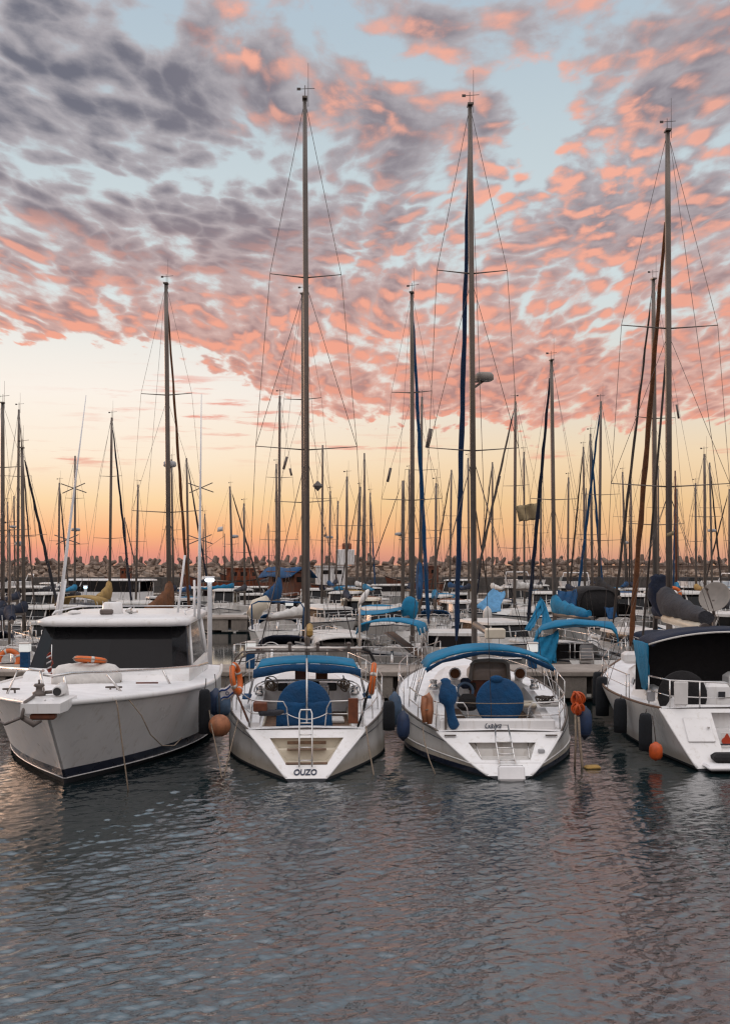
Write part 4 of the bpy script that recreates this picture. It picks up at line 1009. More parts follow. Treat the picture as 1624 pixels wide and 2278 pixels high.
    mb.tube([T(520, 1478, Y), T(528, 1545, Y), T(552, 1600, 24.5), T(558, 1622, 24.3)], .020, 8); mb.build('gantry_frame', K['aludk'], rt)
    mb = MB(); mb.tube([T(804, 1442, Y), T(822, 1450, Y), T(832, 1470, Y), T(829, 1500, Y), T(816, 1545, Y), T(806, 1590, 24.6), T(794, 1622, 24.3)], [.03, .034, .036, .034, .034, .03, .024], 8); mb.build('gantry_leg', K['blackc'], rt)
    for px in (645, 707, 776):
        mb = MB(); mb.box(T(px, 1440, Y-.05), (.07, .07, .16), bev=.015); mb.lathe([(.05, .06), (.06, .09), (.03, .12)], T(px, 1440, Y-.05), 8); mb.build('bracket', K['aludk'], gt)
    # bimini with its hanging edge
    bm_ = bimini(rt, K['blue'], 3.75, 5.6, 1.34, 1.97, .13, drop=.22, zfoot=1.05, wfoot=1.45)
    mb = MB(); rows = []
    for f in (0, .5, 1): rows.append([(1.28*u, 3.74-.02*f+.012*math.sin(u*17), 1.97 + .13*(1-abs(u)**2.2) - .02 - f*(.19+.03*math.sin(u*6))) for u in [-1+j/10 for j in range(21)]])
    mb.sheet(rows, .015); mb.build('valance', K['bluedk'], bm_)
    # low windscreen frame ahead of the cockpit
    mb = MB(); mb.tube(arch(1.32, 1.28, .30, 4.9, 14, .35), .018, 7); mb.tube(arch(1.22, 1.26, .26, 5.2, 14, .35), .014, 6); mb.build('hood_frame', K['steel'], rt)
    mb = MB(); mb.tube([(-.48, 4.7, 1.22), (-.48, 4.72, 1.44), (.52, 4.72, 1.44), (.52, 4.7, 1.22)], .03, 8); mb.build('traveller_arch', K['steel'], rt)
    # rig
    H29 = 29.0; f = T(687, HY, H29); z0 = 1.75; ztop = P(0, 222, H29).z
    rig(rt, 0, f.y, z0, ztop, (1.64, f.y-.3, H.zs(.58)), (0, 11.85, 1.5), (0, 1.80, .95), r=.074, lean=(-.07+.0, 0), spr=[(P(0, 1001, H29).z, 1.32), (P(0, 618, H29).z, .93)], furl=K['bluedk'], furl_r=.06, wr=.0075, boom=(.0, 3.6, -.05), boomz=2.75, cover=None, sweep=.20, furl_top=.90)
    wire('backstay_adjuster', [(0, 1.80, .95), (0, 2.22, 2.35)], .022, K['steel'], rt, 8)
    mb = MB(); mb.box((.06, f.y-2.2, 2.86), (.16, 2.4, .20), bev=.05); mb.build('lazy_bag', K['tan'], rt)
    # things hung on her
    lifebuoy('orange life ring on the left stern rail of the yacht OUZO, above the small flag', P(526, 1510, 24.6), M3(0, R(11), 0) @ M3(0, R(69), 0) @ M3(0, 0, R(8)), .30, .08)
    lifebuoy('orange life ring on the right stern rail of the yacht OUZO', P(829, 1510, 24.6), M3(0, R(-12), 0) @ M3(0, R(-72), 0), .30, .08)
    return rt, H, M
B_rt, B_H, B_M = boat_B()

# ---- C: sailing yacht Galya
def boat_C():
    rt = thing('sailing_yacht', 'white sailing yacht lettered Galya on its stern under an arched blue bimini', 'sailboat', (3.02, 22.8, 0), R(.6))
    T, M = loc_fn(rt)
    H = Hull(12.3, 4.28, 1.5, 1.08, .72, rake_b=1.0, rake_s=1.75, tw=.66, ww=.93, wt=.16, p=2.3, tm=.38, flare=.78)
    H.build(rt, [K['gelhull'], K['navy'], K['antifoul'], K['gel']], rows=8, nt=34, stripe=(.04, .15), transom=False)
    tr, yp = stepped_transom(rt, H, (.74, .55, .52, .28), [K['gel'], K['gel2'], K['antifoul']], recess=.20)
    mb = MB()
    for sd in (-1, 1): mb.tube([H.pt(t, H.zs(t)*.26+.05, sd) + Vector((sd*.005, 0, 0)) for t in [i/30 for i in range(31)]], .016, 4)
    mb.tube([H.pt(0, H.zs(0)*.26+.05, -1), H.pt(0, H.zs(0)*.26+.05, 1)], .010, 4)
    mb.build('waterline_stripe', K['gel'], rt)
    for sd in (-1, 1):
        mb = MB(); mb.tube([H.pt(t, H.zs(t), sd) + Vector((-sd*.03, 0, .02)) for t in [i/34 for i in range(35)]], .024, 6, flat=1.2); mb.build('toe_rail', K['alu'], rt)
        mb = MB(); mb.tube([H.pt(t, H.zs(t)*.78, sd) + Vector((sd*.004, 0, 0)) for t in [i/30 for i in range(31)]], .010, 4); mb.build('cove_line', K['navy'], rt)
        mb = MB(); mb.tube([(sd*.52, yp(.28)+.12, .30), (sd*.56, yp(.42)+.24, .46), (sd*.60, yp(.55)+.2, .58)], .012, 5); mb.build('grab_rail', K['steel'], tr)
        mb = MB(); mb.box((sd*1.12, yp(.64)-.02, .675), (.26, .05, .03), rz=0); mb.build('stern_cleat', K['aludk'], tr)
    mb = MB(); mb.box((.80, yp(.40)-.02, .43), (.14, .10, .09), bev=.02); mb.build('vent_box', K['grey'], tr)
    H.deck(rt, K['deck'], well=(2.05, 5.4, 1.02, .45))
    mb = MB(); mb.box((-.02, 1.98, .81), (2.6, .14, .36), bev=.05); ac = mb.build('aft_coaming', K['gel'], rt)
    n_ = Vector((0, .25, 1)).normalized(); Mx = Matrix(((1, 0, 0, -.14), (0, n_.y, -n_.z, 1.885), (0, n_.z, n_.y, .775), (0, 0, 0, 1))) @ Matrix.Diagonal((.82, 1, 1, 1))
    text_obj('Galya', .21, K['letter'], ac, Mx, shear=.45, thick=.0)
    for sd in (-1, 1):
        mb = MB(); mb.loft([[(sd*1.04, y, H.zs(H.t_of(y))-.05), (sd*1.10, y, H.zs(H.t_of(y))+h), (sd*1.28, y, H.zs(H.t_of(y))+h*1.02), (sd*1.46, y, H.zs(H.t_of(y))-.02)] for y, h in ((2.0, .06), (2.8, .20), (4.2, .34), (5.8, .36))], True, True, smooth=False)
        mb.build('coaming', K['gel'], rt)
        mb = MB(); mb.box((sd*.78, 3.9, .74), (.46, 2.9, .06), bev=.02); mb.build('bench', K['teak'], rt)
        c = (sd*1.26, 4.7, H.zs(.36)+.46); mb = MB(); mb.lathe([(.11, -.1), (.12, -.02), (.08, .02), (.085, .11), (.11, .13), (.06, .15)], c, 14); mb.build('winch', K['steel'], rt)
        # cowl vents
        c = T(1011.5 if sd < 0 else 1156, 1498, 28.2); mb = MB(); mb.tube([c+Vector((0, .25, -.32)), c+Vector((0, .2, -.05)), c+Vector((0, .08, 0)), c+Vector((0, -.04, 0))], [.10, .11, .14, .16], 12); cv = mb.build('cowl_vent', K['gel'], rt)
        mb = MB(); mb.lathe([(.02, 0), (.125, 0), (.12, .012)], c+Vector((0, -.052, 0)), 14, M=M3(0, 0, R(90))); mb.build('mouth', K['rustc'], cv)  # dark disc standing in for the shade inside the vent
    cb = H.cabin(rt, K['gel'], 5.4, 9.6, 1.35, .6, .50, .34)
    for sd in (-1, 1):
        for fa, fb in ((.05, .30), (.36, .58)): H.cabin_window(cb, K['glass'], fa, fb, sd)
    mb = MB(); mb.box((.05, 5.39, 1.30), (.66, .05, .66)); mb.build('companionway', K['wood'], cb)
    # sprayhood with a clear panel
    a, b = T(1048, 1509, 28.0), T(1130, 1509, 28.0); hf = [T(1046, 1515, 28.0), T(1049, 1478, 28.0), T(1056, 1470.5, 28.0), T(1088, 1468, 28.0), T(1121, 1470.5, 28.0), T(1129, 1478, 28.0), T(1132, 1515, 28.0)]
    mb = MB(); mb.tube(hf, .05, 8, flat=.6); sh = mb.build('spray_hood', K['dishm'], rt)
    mb = MB(); mb.sheet([[vl(hf[0], hf[6], q) + Vector((0, .02, .02)) for q in (0, .25, .5, .75, 1)], [vl(hf[1], hf[5], q) + Vector((0, .05, .08)) for q in (.02, .25, .5, .75, .98)]], .012); mb.build('vinyl_window', K['acryl'], sh)
    mb = MB(); mb.sheet([[h + Vector((0, .02, 0)) for h in hf], [h + Vector((0, 1.1, -.22)) for h in hf]], .02); mb.build('hood_side', K['dishm'], sh)
    # wheel cover
    c = T(1111.5, 1561, 25.3); mb = MB(); mb.lathe([(.53, -.03), (.555, 0), (.53, .03), (.3, .05), (0, .055)], c, 32, M=M3(0, 0, R(87))); mb.ball(c+Vector((-.08, 0, .52)), (.16, .06, .09), 10); mb.build('wheel_cover', K['bluedk'], rt)
    mb = MB(); mb.tube([c+Vector((0, .16, -.85)), c+Vector((0, .12, -.1))], [.13, .09], 10); mb.build('wheel_pedestal', K['gel'], rt)
    # fold-down step and ladder
    mb = MB(); mb.box((.0, -.10, .14), (.56, .10, .34), bev=.045, rx=R(-24)); mb.build('swim_step', K['deck'], rt)
    x0, x1 = -.17, .17; mb = MB(); yl = yp(.20)
    mb.tube([(x0, yl, .25), (x0, yl+.55, .60), (x0+.03, yl+.95, .92), (x1-.03, yl+.95, .92), (x1, yl+.55, .60), (x1, yl, .25)], .018, 8)
    for q in (.1, .35, .6, .85): mb.tube([(x0, yl+.62*q, .26+.42*q), (x1, yl+.62*q, .26+.42*q)], .015, 6)
    mb.build('boarding_ladder', K['steel'], rt)
    # pushpit
    zc = H.zs(0)
    for sd in (-1, 1):
        mb = MB(); top = [(sd*.78, 2.0, zc+.62), (sd*1.1, 1.9, zc+.64), (sd*1.38, 2.0, zc+.64), (sd*1.72, 3.2, zc+.66), (sd*1.86, 4.6, zc+.68)]
        mb.tube([(sd*.62, 2.02, zc+.02), (sd*.70, 2.01, zc+.5)] + top, .017, 7)
        mb.tube([(sd*.68, 2.01, zc+.34), (sd*1.1, 1.9, zc+.35), (sd*1.38, 2.0, zc+.35), (sd*1.72, 3.2, zc+.37), (sd*1.86, 4.6, zc+.38)], .013, 6)
        for p in (top[2], top[3], top[4]): mb.tube([p, (p[0]+sd*.02, p[1], p[2]-.70)], .017, 7)
        mb.build('pushpit', K['steel'], rt)
        rail(rt, [H.edge(y, sd, .64, .06) for y in (4.6, 6.0, 7.4, 8.8, 10.2, 11.4)], .64, r=.012)
    for z in (.62, .34): wire('lifeline', sag((-.76, 2.0, zc+z), (.76, 2.0, zc+z), .02), .010, K['rope'], rt, 5)
    # bimini
    bm_ = bimini(rt, K['blue'], 3.35, 5.2, 1.62, 2.02, .40, drop=.08, zfoot=1.1, wfoot=1.75)
    mb = MB(); rows = []
    for f in (0, .5, 1): rows.append([(1.52*u, 3.34+.03*math.sin(u*13)+.06*f, 2.02 + .40*(1-abs(u)**2.2) - .03 - f*(.06+.05*abs(math.sin(u*5+.6)))) for u in [-1+j/12 for j in range(25)]])
    mb.sheet(rows, .015); mb.build('valance', K['bluedk'], bm_)
    mb = MB(); mb.ring(T(1034, 1537, 26.6), .19, .035, M3(0, 0, R(84)), 24, 8); mb.build('hose_ring', K['fengrey'], rt)
    mb = MB(); mb.box(T(1040, 1562, 26.2), (.50, .35, .40), bev=.10, top=.8); mb.build('black_bag', K['blackc'], rt)
    mb = MB(); mb.box(T(1172, 1566, 26.4), (.40, .5, .12), bev=.04); mb.build('cockpit_cushion', K['cream'], rt)
    for px in (1050, 1128):
        mb = MB(); mb.box(T(px, 1527, 28.0), (.20, .05, .20), bev=.03); mb.build('instrument_pod', K['black'], rt)
    # dorade boxes, seat cushions and clutter in the cockpit
    for px, py, Y, d, m in ((1000, 1533, 26.2, (.34, .3, .20), 'gel'), (1035, 1520, 27.0, (.24, .2, .26), 'navyc'), (1220, 1563, 25.8, (.5, .4, .16), 'white_c')):
        mb = MB(); mb.box(T(px, py, Y), d, bev=.05); mb.build('locker', K[m], rt)
    mb = MB(); rr = random.Random(9); c0 = T(1210, 1558, 25.2)
    for k in range(8): mb.ring(c0+Vector((rr.uniform(-.12, .12), rr.uniform(-.1, .1), rr.uniform(0, .1))), rr.uniform(.10, .2), .014, M3(rr.uniform(0, 3), rr.uniform(-.5, .5), rr.uniform(-.5, .5)), 18, 5)
    o = mb.build('rope_coil', K['ropedk']); o.matrix_world = M; tag(o, 'dark coil of rope on the right side deck of the yacht Galya', 'rope')
    # rig
    Ym = 29.6; f = T(1048, HY, Ym); z0 = 1.85; ztop = P(0, 236, Ym).z
    ms, mp = rig(rt, 0, f.y, z0, ztop, (1.82, f.y-.3, H.zs(.58)), (0, 12.15, 1.6), (-.15, 2.0, 1.0), r=.080, lean=(-.125, 0), spr=[(P(0, 1003, Ym).z, 1.2), (P(0, 609, Ym).z, .94)], furl=K['navyc'], furl_r=.078, wr=.0075, boom=(.0, 3.9, -.05), boomz=2.85, cover=None, sweep=.2, furl_top=.97, furl_bot=.03)
    # let the furled sail hang in the royal blue of its sun strip
    for ch in [q for q in bpy.data.objects if q.parent == rt and q.name.startswith('furled_jib')]: ch.data.materials[0] = K['bluenavy']
    z = P(0, 840, Ym).z; c = mp(z) + Vector((.36, .28, .06)); rd = radome(ms, c, .255, K['dishm'])
    mb = MB(); mb.tube([mp(z)+Vector((.03, .08, -.28)), c+Vector((-.05, 0, -.12))], .035, 6); mb.tube([mp(z)+Vector((.03, .08, -.10)), c+Vector((-.02, 0, -.12))], .03, 6); mb.build('bracket', K['aludk'], rd)
    mb = MB(); mb.box((.06, f.y-3.8, 2.84), (.46, .30, .24), bev=.03); mb.build('boom_end_box', K['cream'], rt)
    # things hung on her rails
    ob = thing('outboard_motor', 'outboard motor wrapped in blue cloth on the left stern rail of the yacht Galya', 'outboard motor', P(993, 1560, 24.7))
    mb = MB(); rr = random.Random(2); rings = []
    for z, rx_, ry_, ox in ((.52, .05, .05, -.02), (.48, .11, .10, -.02), (.40, .10, .10, 0), (.34, .17, .16, .03), (.12, .21, .19, .02), (-.02, .19, .17, .03), (-.08, .12, .12, .06), (-.30, .10, .10, .10), (-.38, .11, .10, .12), (-.52, .13, .10, .15), (-.60, .09, .08, .15), (-.64, .03, .03, .15)):
        rings.append([(ox+rx_*math.cos(q)*(1+.10*math.sin(q*3+z*9)), ry_*math.sin(q)*(1+.10*math.cos(q*4+z*7)), z) for q in [j*2*math.pi/16 for j in range(16)]])
    mb.loft(rings, True, True); mb.build('cover', K['bluedk'], ob)
    mb = MB(); mb.box((-.02, -.02, -.35), (.05, .06, .55)); mb.build('clamp_bracket', K['aludk'], ob)
    hb = thing('horseshoe_buoy', 'faded orange horseshoe buoy on the left rail of the yacht Galya', 'life buoy', P(950, 1577, 24.9))
    mb = MB(); mb.tube([(-.05, -.05, -.30), (-.07, 0, .02), (-.05, .03, .26), (.02, .03, .31), (.06, 0, .22), (.06, -.05, -.05), (.05, -.06, -.33)], [.06, .085, .08, .075, .075, .085, .06], 10); mb.build('foam', K['buoyor'], hb)
    wire('strap', [(-.05, -.10, -.02), (0, -.11, .0), (.06, -.10, 0)], .012, K['rope'], hb)
    lb = thing('throw_line', 'bright orange throwing line bundle tied to the right stern rail of the yacht Galya', 'rope', P(1285, 1566, 24.5))
    mb = MB(); rr = random.Random(11)
    for k in range(11): mb.ring((rr.uniform(-.03, .03), rr.uniform(-.03, .03), rr.uniform(-.02, .02) + (-.10 if k % 2 else .12)), rr.uniform(.10, .15), .026, M3(rr.uniform(0, 3.1), R(78)+rr.uniform(-.25, .25), 0), 16, 6)
    mb.build('coil', K['orangeR'], lb)
    tl = [P(1279, 1590, 24.4), P(1280, 1640, 24.3), P(1278, 1710, 24.2)]
    moor('frayed grey rope hanging from the right stern corner of the yacht Galya', tl, .022)
    moor('knotted bundle of brown rope hanging in the water right of the yacht Galya', [P(1286, 1595, 24.4), P(1289, 1640, 24.3), P(1291, 1668, 24.25), P(1293, 1690, 24.2), P(1297, 1722, 24.1)], .03)
    a = P(940, 1617, 24.6); moor('thin pale rope hanging from the left stern of the yacht Galya', [a, P(944, 1650, 24.2), P(955, 1690, 23.6), P(968, 1722, 23.3)], .012)
    return rt, H, M
C_rt, C_H, C_M = boat_C()

# ---- D: white yacht at the right edge with the dark cockpit tent
def boat_D():
    rt = thing('sailing_yacht', 'white yacht with navy cockpit tent and grey sail bundle, cut by the right picture edge', 'sailboat', (8.80, 23.7, 0), R(.4))
    T, M = loc_fn(rt)
    H = Hull(12.6, 4.45, 1.45, 1.06, 1.20, rake_b=1.0, rake_s=1.15, tw=.965, ww=.90, wt=.80, p=2.2, tm=.36, flare=.9)
    H.build(rt, [K['gelhull'], K['antifoul'], K['antifoul'], K['gel']], rows=8, nt=34, stripe=(.04, .09), transom=False)
    tr, yp = stepped_transom(rt, H, (1.0, 1.12, .98, .40), [K['gel'], K['gel'], K['antifoul']], recess=.28)
    mb = MB(); mb.box((-1.38, yp(.78)-.015, .78), (.60, .05, .66), rx=R(-44), bev=.02); hd = mb.build('locker_door', K['gel'], tr)
    mb = MB(); mb.lathe([(.03, 0), (.03, .02), (.015, .03)], (-1.18, yp(.80)-.06, .84), 10, M=M3(0, 0, R(90))); mb.build('latch', K['steel'], hd)
    mb = MB(); mb.box((0, -.06, .12), (3.0, .62, .10), bev=.04); mb.build('swim_platform', K['deck'], rt)
    mb = MB(); mb.box((-.72, .16, .27), (1.10, .36, .20), bev=.07); mb.build('platform_cushion', K['blackc'], rt)
    # the sign on the step: flame emblem and two lines of lettering
    mb = MB(); mb.box((-.25, yp(.50)+.13, .58), (1.35, .02, .34), bev=.008); sg = mb.build('sign_panel', K['plastic'], tr)
    ys = yp(.50)+.115
    mb = MB(); prof = [(.03, -.10), (.10, -.085), (.125, -.03), (.10, .02), (.055, .05), (.045, .075), (.012, .13)]
    mb.loft([[(-.80-r_, y2, .59+z_) for r_, z_ in prof] + [(-.80+r_, y2, .59+z_) for r_, z_ in reversed(prof)] for y2 in (ys-.006, ys+.006)], True, True, smooth=False); em = mb.build('emblem', K['logo'], sg)
    mb = MB(); mb.box((-.80, ys-.004, .485), (.30, .02, .03), bev=.008); mb.build('emblem_base', K['navy'], em)
    for k, wd in enumerate(('SP', 'DA')):
        text_obj(wd, .17, K['letter'], sg, Matrix(((1, 0, 0, -.52), (0, 0, -1, ys), (0, 1, 0, .605-.165*k), (0, 0, 0, 1))), thick=.002)
    for sd in (-1, 1):
        mb = MB(); mb.tube([H.pt(t, H.zs(t), sd) + Vector((-sd*.03, 0, .02)) for t in [i/34 for i in range(35)]], .026, 6, flat=1.2); mb.build('toe_rail', K['teak'], rt)
    H.deck(rt, K['deck'], well=(1.45, 5.2, 1.45, .50))
    cb = H.cabin(rt, K['gel'], 4.6, 10.0, 1.62, .72, .52, .36, round_=.80)
    for sd in (-1, 1):
        for fa, fb in ((-.42, -.36), (-.28, -.22), (.10, .20), (.35, .45)):
            if fa > 0: H.cabin_window(cb, K['glass'], fa, fb, sd)
    for sd in (-1, 1):
        mb = MB(); mb.loft([[(sd*1.47, y, H.zs(H.t_of(y))-.05), (sd*1.50, y, H.zs(H.t_of(y))+h), (sd*1.66, y, H.zs(H.t_of(y))+h), (sd*1.84, y, H.zs(H.t_of(y))-.02)] for y, h in ((1.4, .10), (2.0, .26), (3.4, .34), (5.0, .42))], True, True, smooth=False)
        co = mb.build('coaming', K['gel'], rt)
        for y in (2.6, 3.6):
            mb = MB(); z = H.zs(H.t_of(y)); mb.box((sd*1.76, y, z+.17), (.02, .22, .11), ry=R(-sd*27), bev=.008); mb.build('portlight', K['lampo'] if False else K['acryl'], co)
    mb = MB(); mb.box((-.05, 1.42, 1.05), (2.9, .14, .42), bev=.05); mb.build('aft_coaming', K['gel'], rt)
    # cockpit tent: canopy, forward wall blackened for the shaded inside and the blue side curtain
    bm_ = bimini(rt, K['navyc'], 2.55, 4.15, 2.02, 2.56, .30, drop=.06, legs=False)
    mb = MB(); mb.tube([(2.02*u, 2.53, 2.55+.30*(1-abs(u)**2.2)) for u in [-1+j/10 for j in range(21)]], .022, 7); mb.build('canopy_edge', K['white_c'], bm_)
    mb = MB(); rows = [[(1.95*u, 4.05-.5*(1-u*u)*(1-f)*0+.03*math.sin(u*11+f*5), lerp(1.30, 2.56+.28*(1-abs(u)**2.2), f)) for u in [-1+j/8 for j in range(17)]] for f in (0, .25, .5, .75, 1)]
    mb.sheet(rows, .02); mb.build('front_wall', K['blackc'], bm_)
    for sd in (-1, 1):
        mb = MB(); rows = [[(sd*(1.99-.16*f+.03*math.sin(y*5+f*3)), max(y, 2.62+.85*f**1.6), lerp(2.56, 1.36, f)) for y in (2.62, 2.95, 3.3, 3.65, 4.0)] for f in (0, .25, .5, .75, 1)]
        mb.sheet(rows, .02); mb.build('side_curtain', K['blue'], bm_)
    for px in (1568, 1608):
        mb = MB(); c = T(px-10, 1479, 28.0); mb.box(c, (.22, .03, .08)); mb.build('roof_slot', K['acryl'], bm_)
    # wheel under black cover, console, board on the rail
    c = T(1517, 1547, 25.6); mb = MB(); mb.lathe([(.56, -.03), (.58, 0), (.56, .03), (.3, .05), (0, .055)], c, 32, M=M3(0, 0, R(88))); mb.build('wheel_cover', K['blackc'], rt)
    c = T(1591, 1545, 25.9); mb = MB(); mb.box(c, (.75, .55, .60), bev=.10, top=.86); cs = mb.build('helm_console', K['gel'], rt)
    mb = MB(); mb.box(c+Vector((.05, -.285, .02)), (.16, .02, .16), bev=.01); mb.build('gauge', K['greyc'], cs)
    mb = MB(); mb.box(c+Vector((.05, .1, -.6)), (.45, .4, .8), bev=.06); mb.build('pedestal', K['gel'], cs)
    mb = MB(); mb.box(c+Vector((1.0, .8, .0)), (1.0, .6, .9), bev=.1); mb.build('seat_locker', K['gel'], rt)
    mb = MB(); mb.box(T(1514, 1542, 24.75), (.30, .05, .54), bev=.03, top=1.05); mb.build('rail_board', K['plastic'], rt)
    # stern rail
    zc = H.zs(0)
    mb = MB(); top = [(-.55, 1.32, zc+.56), (-1.2, 1.25, zc+.60), (-1.85, 1.35, zc+.62), (-2.05, 2.4, zc+.62)]
    mb.tube([(-.42, 1.36, zc+.05), (-.46, 1.34, zc+.45)]+top, .018, 7); mb.tube([(-.46, 1.34, zc+.22), (-1.2, 1.25, zc+.24), (-1.85, 1.35, zc+.26), (-2.05, 2.4, zc+.28)], .014, 6)
    for p in top[1:]: mb.tube([p, (p[0], p[1], p[2]-.66)], .018, 7)
    mb.build('pushpit', K['steel'], rt)
    mb = MB(); mb.tube([(.9, 1.36, zc+.05), (.9, 1.34, zc+.6), (1.85, 1.35, zc+.62), (2.05, 2.4, zc+.62)], .018, 7); mb.tube([(1.85, 1.35, zc+.62), (1.85, 1.35, zc)], .018, 7); mb.build('pushpit', K['steel'], rt)
    for sd in (-1, 1): rail(rt, [H.edge(y, sd, .62, .07) for y in (3.9, 4.2, 6.4, 8.4, 10.2, 11.8)], .62, r=.014)
    mb = MB(); pts = [H.edge(11.8, -1, .62, .05), (-.15, 12.55, 2.05), (.15, 12.55, 2.05), H.edge(11.8, 1, .62, .05)]; mb.tube(pts, .016, 6)
    for p in pts[1:3]: mb.tube([p, (p[0], p[1]-.3, 1.45)], .016, 6)
    mb.build('pulpit', K['steel'], rt)
    mb = MB(); mb.box(T(1447, 1548, 26.0), (.18, .14, .26), bev=.03); mb.build('horseshoe_holder', K['grey'], rt)
    # sprayhood-like steel windscreen ahead of the mast foot
    mb = MB(); mb.box((-.9, 8.6, 1.72), (.55, .5, .34), bev=.08); mb.build('deck_box', K['gel'], rt)
    mb = MB(); a, b = T(1498, 1357, 33.0), T(1540, 1357, 33.0)
    mb.sheet([[T(1500, 1408, 31.9), T(1528, 1404, 32.3), T(1552, 1400, 32.0)], [T(1503, 1358, 32.4), T(1526, 1356, 32.8), T(1548, 1358, 32.4)]], .02); mb.build('wind_scoop', K['white_c'], rt)
    # rig
    Ym = 31.6; f = T(1476, HY, Ym); z0 = 1.75; ztop = P(0, 293, Ym).z
    ms, mp = rig(rt, 0, f.y, z0, ztop, (2.0, f.y-.3, H.zs(.6)), (0, 12.5, 1.5), (.0, 1.5, 1.3), r=.090, lean=(-.05, 0), spr=[(P(0, 1083, Ym).z, 1.70), (P(0, 731, Ym).z, 1.38)], furl=K['rustc'], furl_r=.085, wr=.0075, sweep=.10, furl_top=.86, furl_bot=.02, m=K['alu'])
    wire('inner_forestay', [(-.02, 11.0, 1.4), mp(lerp(z0, ztop, .62))], .035, K['ropedk'], rt, 6)
    # thick boom with the sail bundled in charcoal cloth on top
    G, E = T(1479, 1376, Ym-.15), T(1566, 1398, 27.4); mb = MB(); mb.tube([G, vl(G, E, .5), E], .125, 12, flat=1.0); bo = mb.build('boom', K['tan'] if False else K['cream'], rt)
    mb = MB(); mb.tube([E-Vector((0, -.05, 0)), E+Vector((0, -.06, -.01))], .14, 12); mb.build('boom_end', K['aludk'], bo)
    mb = MB(); rings = []; n_ = 14
    for i in range(n_+1):
        q = i/n_; c = vl(G, E, q*.97) + Vector((.10*q+.03*math.sin(i*2.1), 0, .12)); h = lerp(.86, .34, q**.7)*(1+.08*math.sin(i*1.9)); w = lerp(.26, .20, q)*(1+.15*math.sin(i*2.7))
        rings.append([c + Vector((w*math.cos(a_)*(1+.12*math.sin(a_*3+i)), 0, h*.5*(1+math.sin(a_))-.05)) for a_ in [j*math.pi/6 for j in range(12)]])
    mb.loft(rings, True, True); mb.build('sail_bundle', K['greyc'], bo)
    return rt, H, M
D_rt, D_H, D_M = boat_D()
def collar():
    # the black sail bag hanging in front of the mast of the boat at the right edge
    o = thing('sail_bag', 'black sail bag lashed upright against the mast beside the grey sail bundle', 'sail bag', P(1463, 1325, 32.6))
    mb = MB(); rings = []
    for z, r_, ox in ((.62, .10, .02), (.56, .26, .05), (.42, .20, .0), (.30, .30, -.02), (.0, .34, .05), (-.28, .26, .10), (-.50, .18, .12), (-.62, .10, .14)):
        rings.append([(ox+r_*math.cos(q)*(1+.13*math.sin(q*3+z*8)), r_*.8*math.sin(q), z+.03*math.sin(q*4)) for q in [j*2*math.pi/14 for j in range(14)]])
    mb.loft(rings, True, True); mb.build('cloth', K['navyc'], o)
collar()

# fenders and floats between the front boats
fender('long black fender hanging on the right side of the motor cruiser', P(456, 1583, 25.2), 1.02, .14, 'fendk', rope_to=P(459, 1510, 25.5), socks=True)
fender('dull blue fender crowded between the motor cruiser and the yacht OUZO', P(481, 1562, 26.4), .62, .19, 'fenblue', rope_to=P(478, 1500, 27))
fender('grey blue fender touching the left bow quarter of the yacht OUZO', P(498, 1566, 26.2), .58, .17, 'fengrey', rope_to=P(505, 1510, 27))
ob = thing('round_buoy', 'round faded orange buoy squeezed between the motor cruiser and the yacht OUZO', 'buoy', P(489, 1614, 24.9))
mb = MB(); mb.ball((0, 0, 0), .255, 16); mb.build('body', K['buoyor'], ob); wire('lanyard', [(0, 0, .22), (-.02, .05, .75)], .014, K['ropedk'], ob)
fender('black fender on the right side of the yacht OUZO', P(865, 1592, 25.6), .68, .14, 'fendk', rope_to=P(860, 1545, 25.8), socks=True)
fender('grey blue fender hanging behind the black one right of the yacht OUZO', P(878, 1576, 26.2), .74, .17, 'fengrey', rope_to=P(874, 1530, 26.4), tip='fenwhite' if False else None)
fender('blue fender with dark tip on the left side of the yacht Galya', P(897, 1613, 24.8), .60, .150, 'fenblue', rope_to=P(899, 1570, 25.0), tip='navyc')
fender('plump dark blue fender with black tip right of the yacht Galya', P(1300, 1606, 24.6), .66, .165, 'fenblue', rope_to=P(1283, 1560, 24.9), tip='navyc')
fender('black cloth fender hanging at the stern quarter of the yacht at the right edge', P(1435, 1628, 24.9), .84, .150, 'fendk', rope_to=P(1437, 1578, 25.1), socks=True)
fender('black cloth fender amidships on the yacht at the right edge', P(1379, 1592, 27.4), .84, .165, 'fendk', rope_to=P(1381, 1545, 27.6), socks=True)
fender('black fender near the right-edge yacht bow, lower of two', P(1339, 1549, 31.0), 1.10, .19, 'fendk', rope_to=P(1343, 1505, 31.5), socks=True)
fender('black fender at the right-edge yacht bow, partly behind another fender', P(1330, 1530, 33.0), .95, .17, 'fendk', rope_to=P(1334, 1490, 33.3), socks=True)
fender('worn orange fender on a long cord at the stern of the right-edge yacht', P(1458, 1671, 24.3), .38, .150, 'orangeR', rope_to=P(1450, 1592, 24.6))
ob = thing('floating_board', 'small yellowish board afloat right of the yacht Galya', 'driftwood', P(1317, 1709, 24.05))
ob.location.z = .02; mb = MB(); mb.box((0, 0, 0), (.34, .20, .10), bev=.04, rz=.2); mb.build('board', K['tan'], ob)
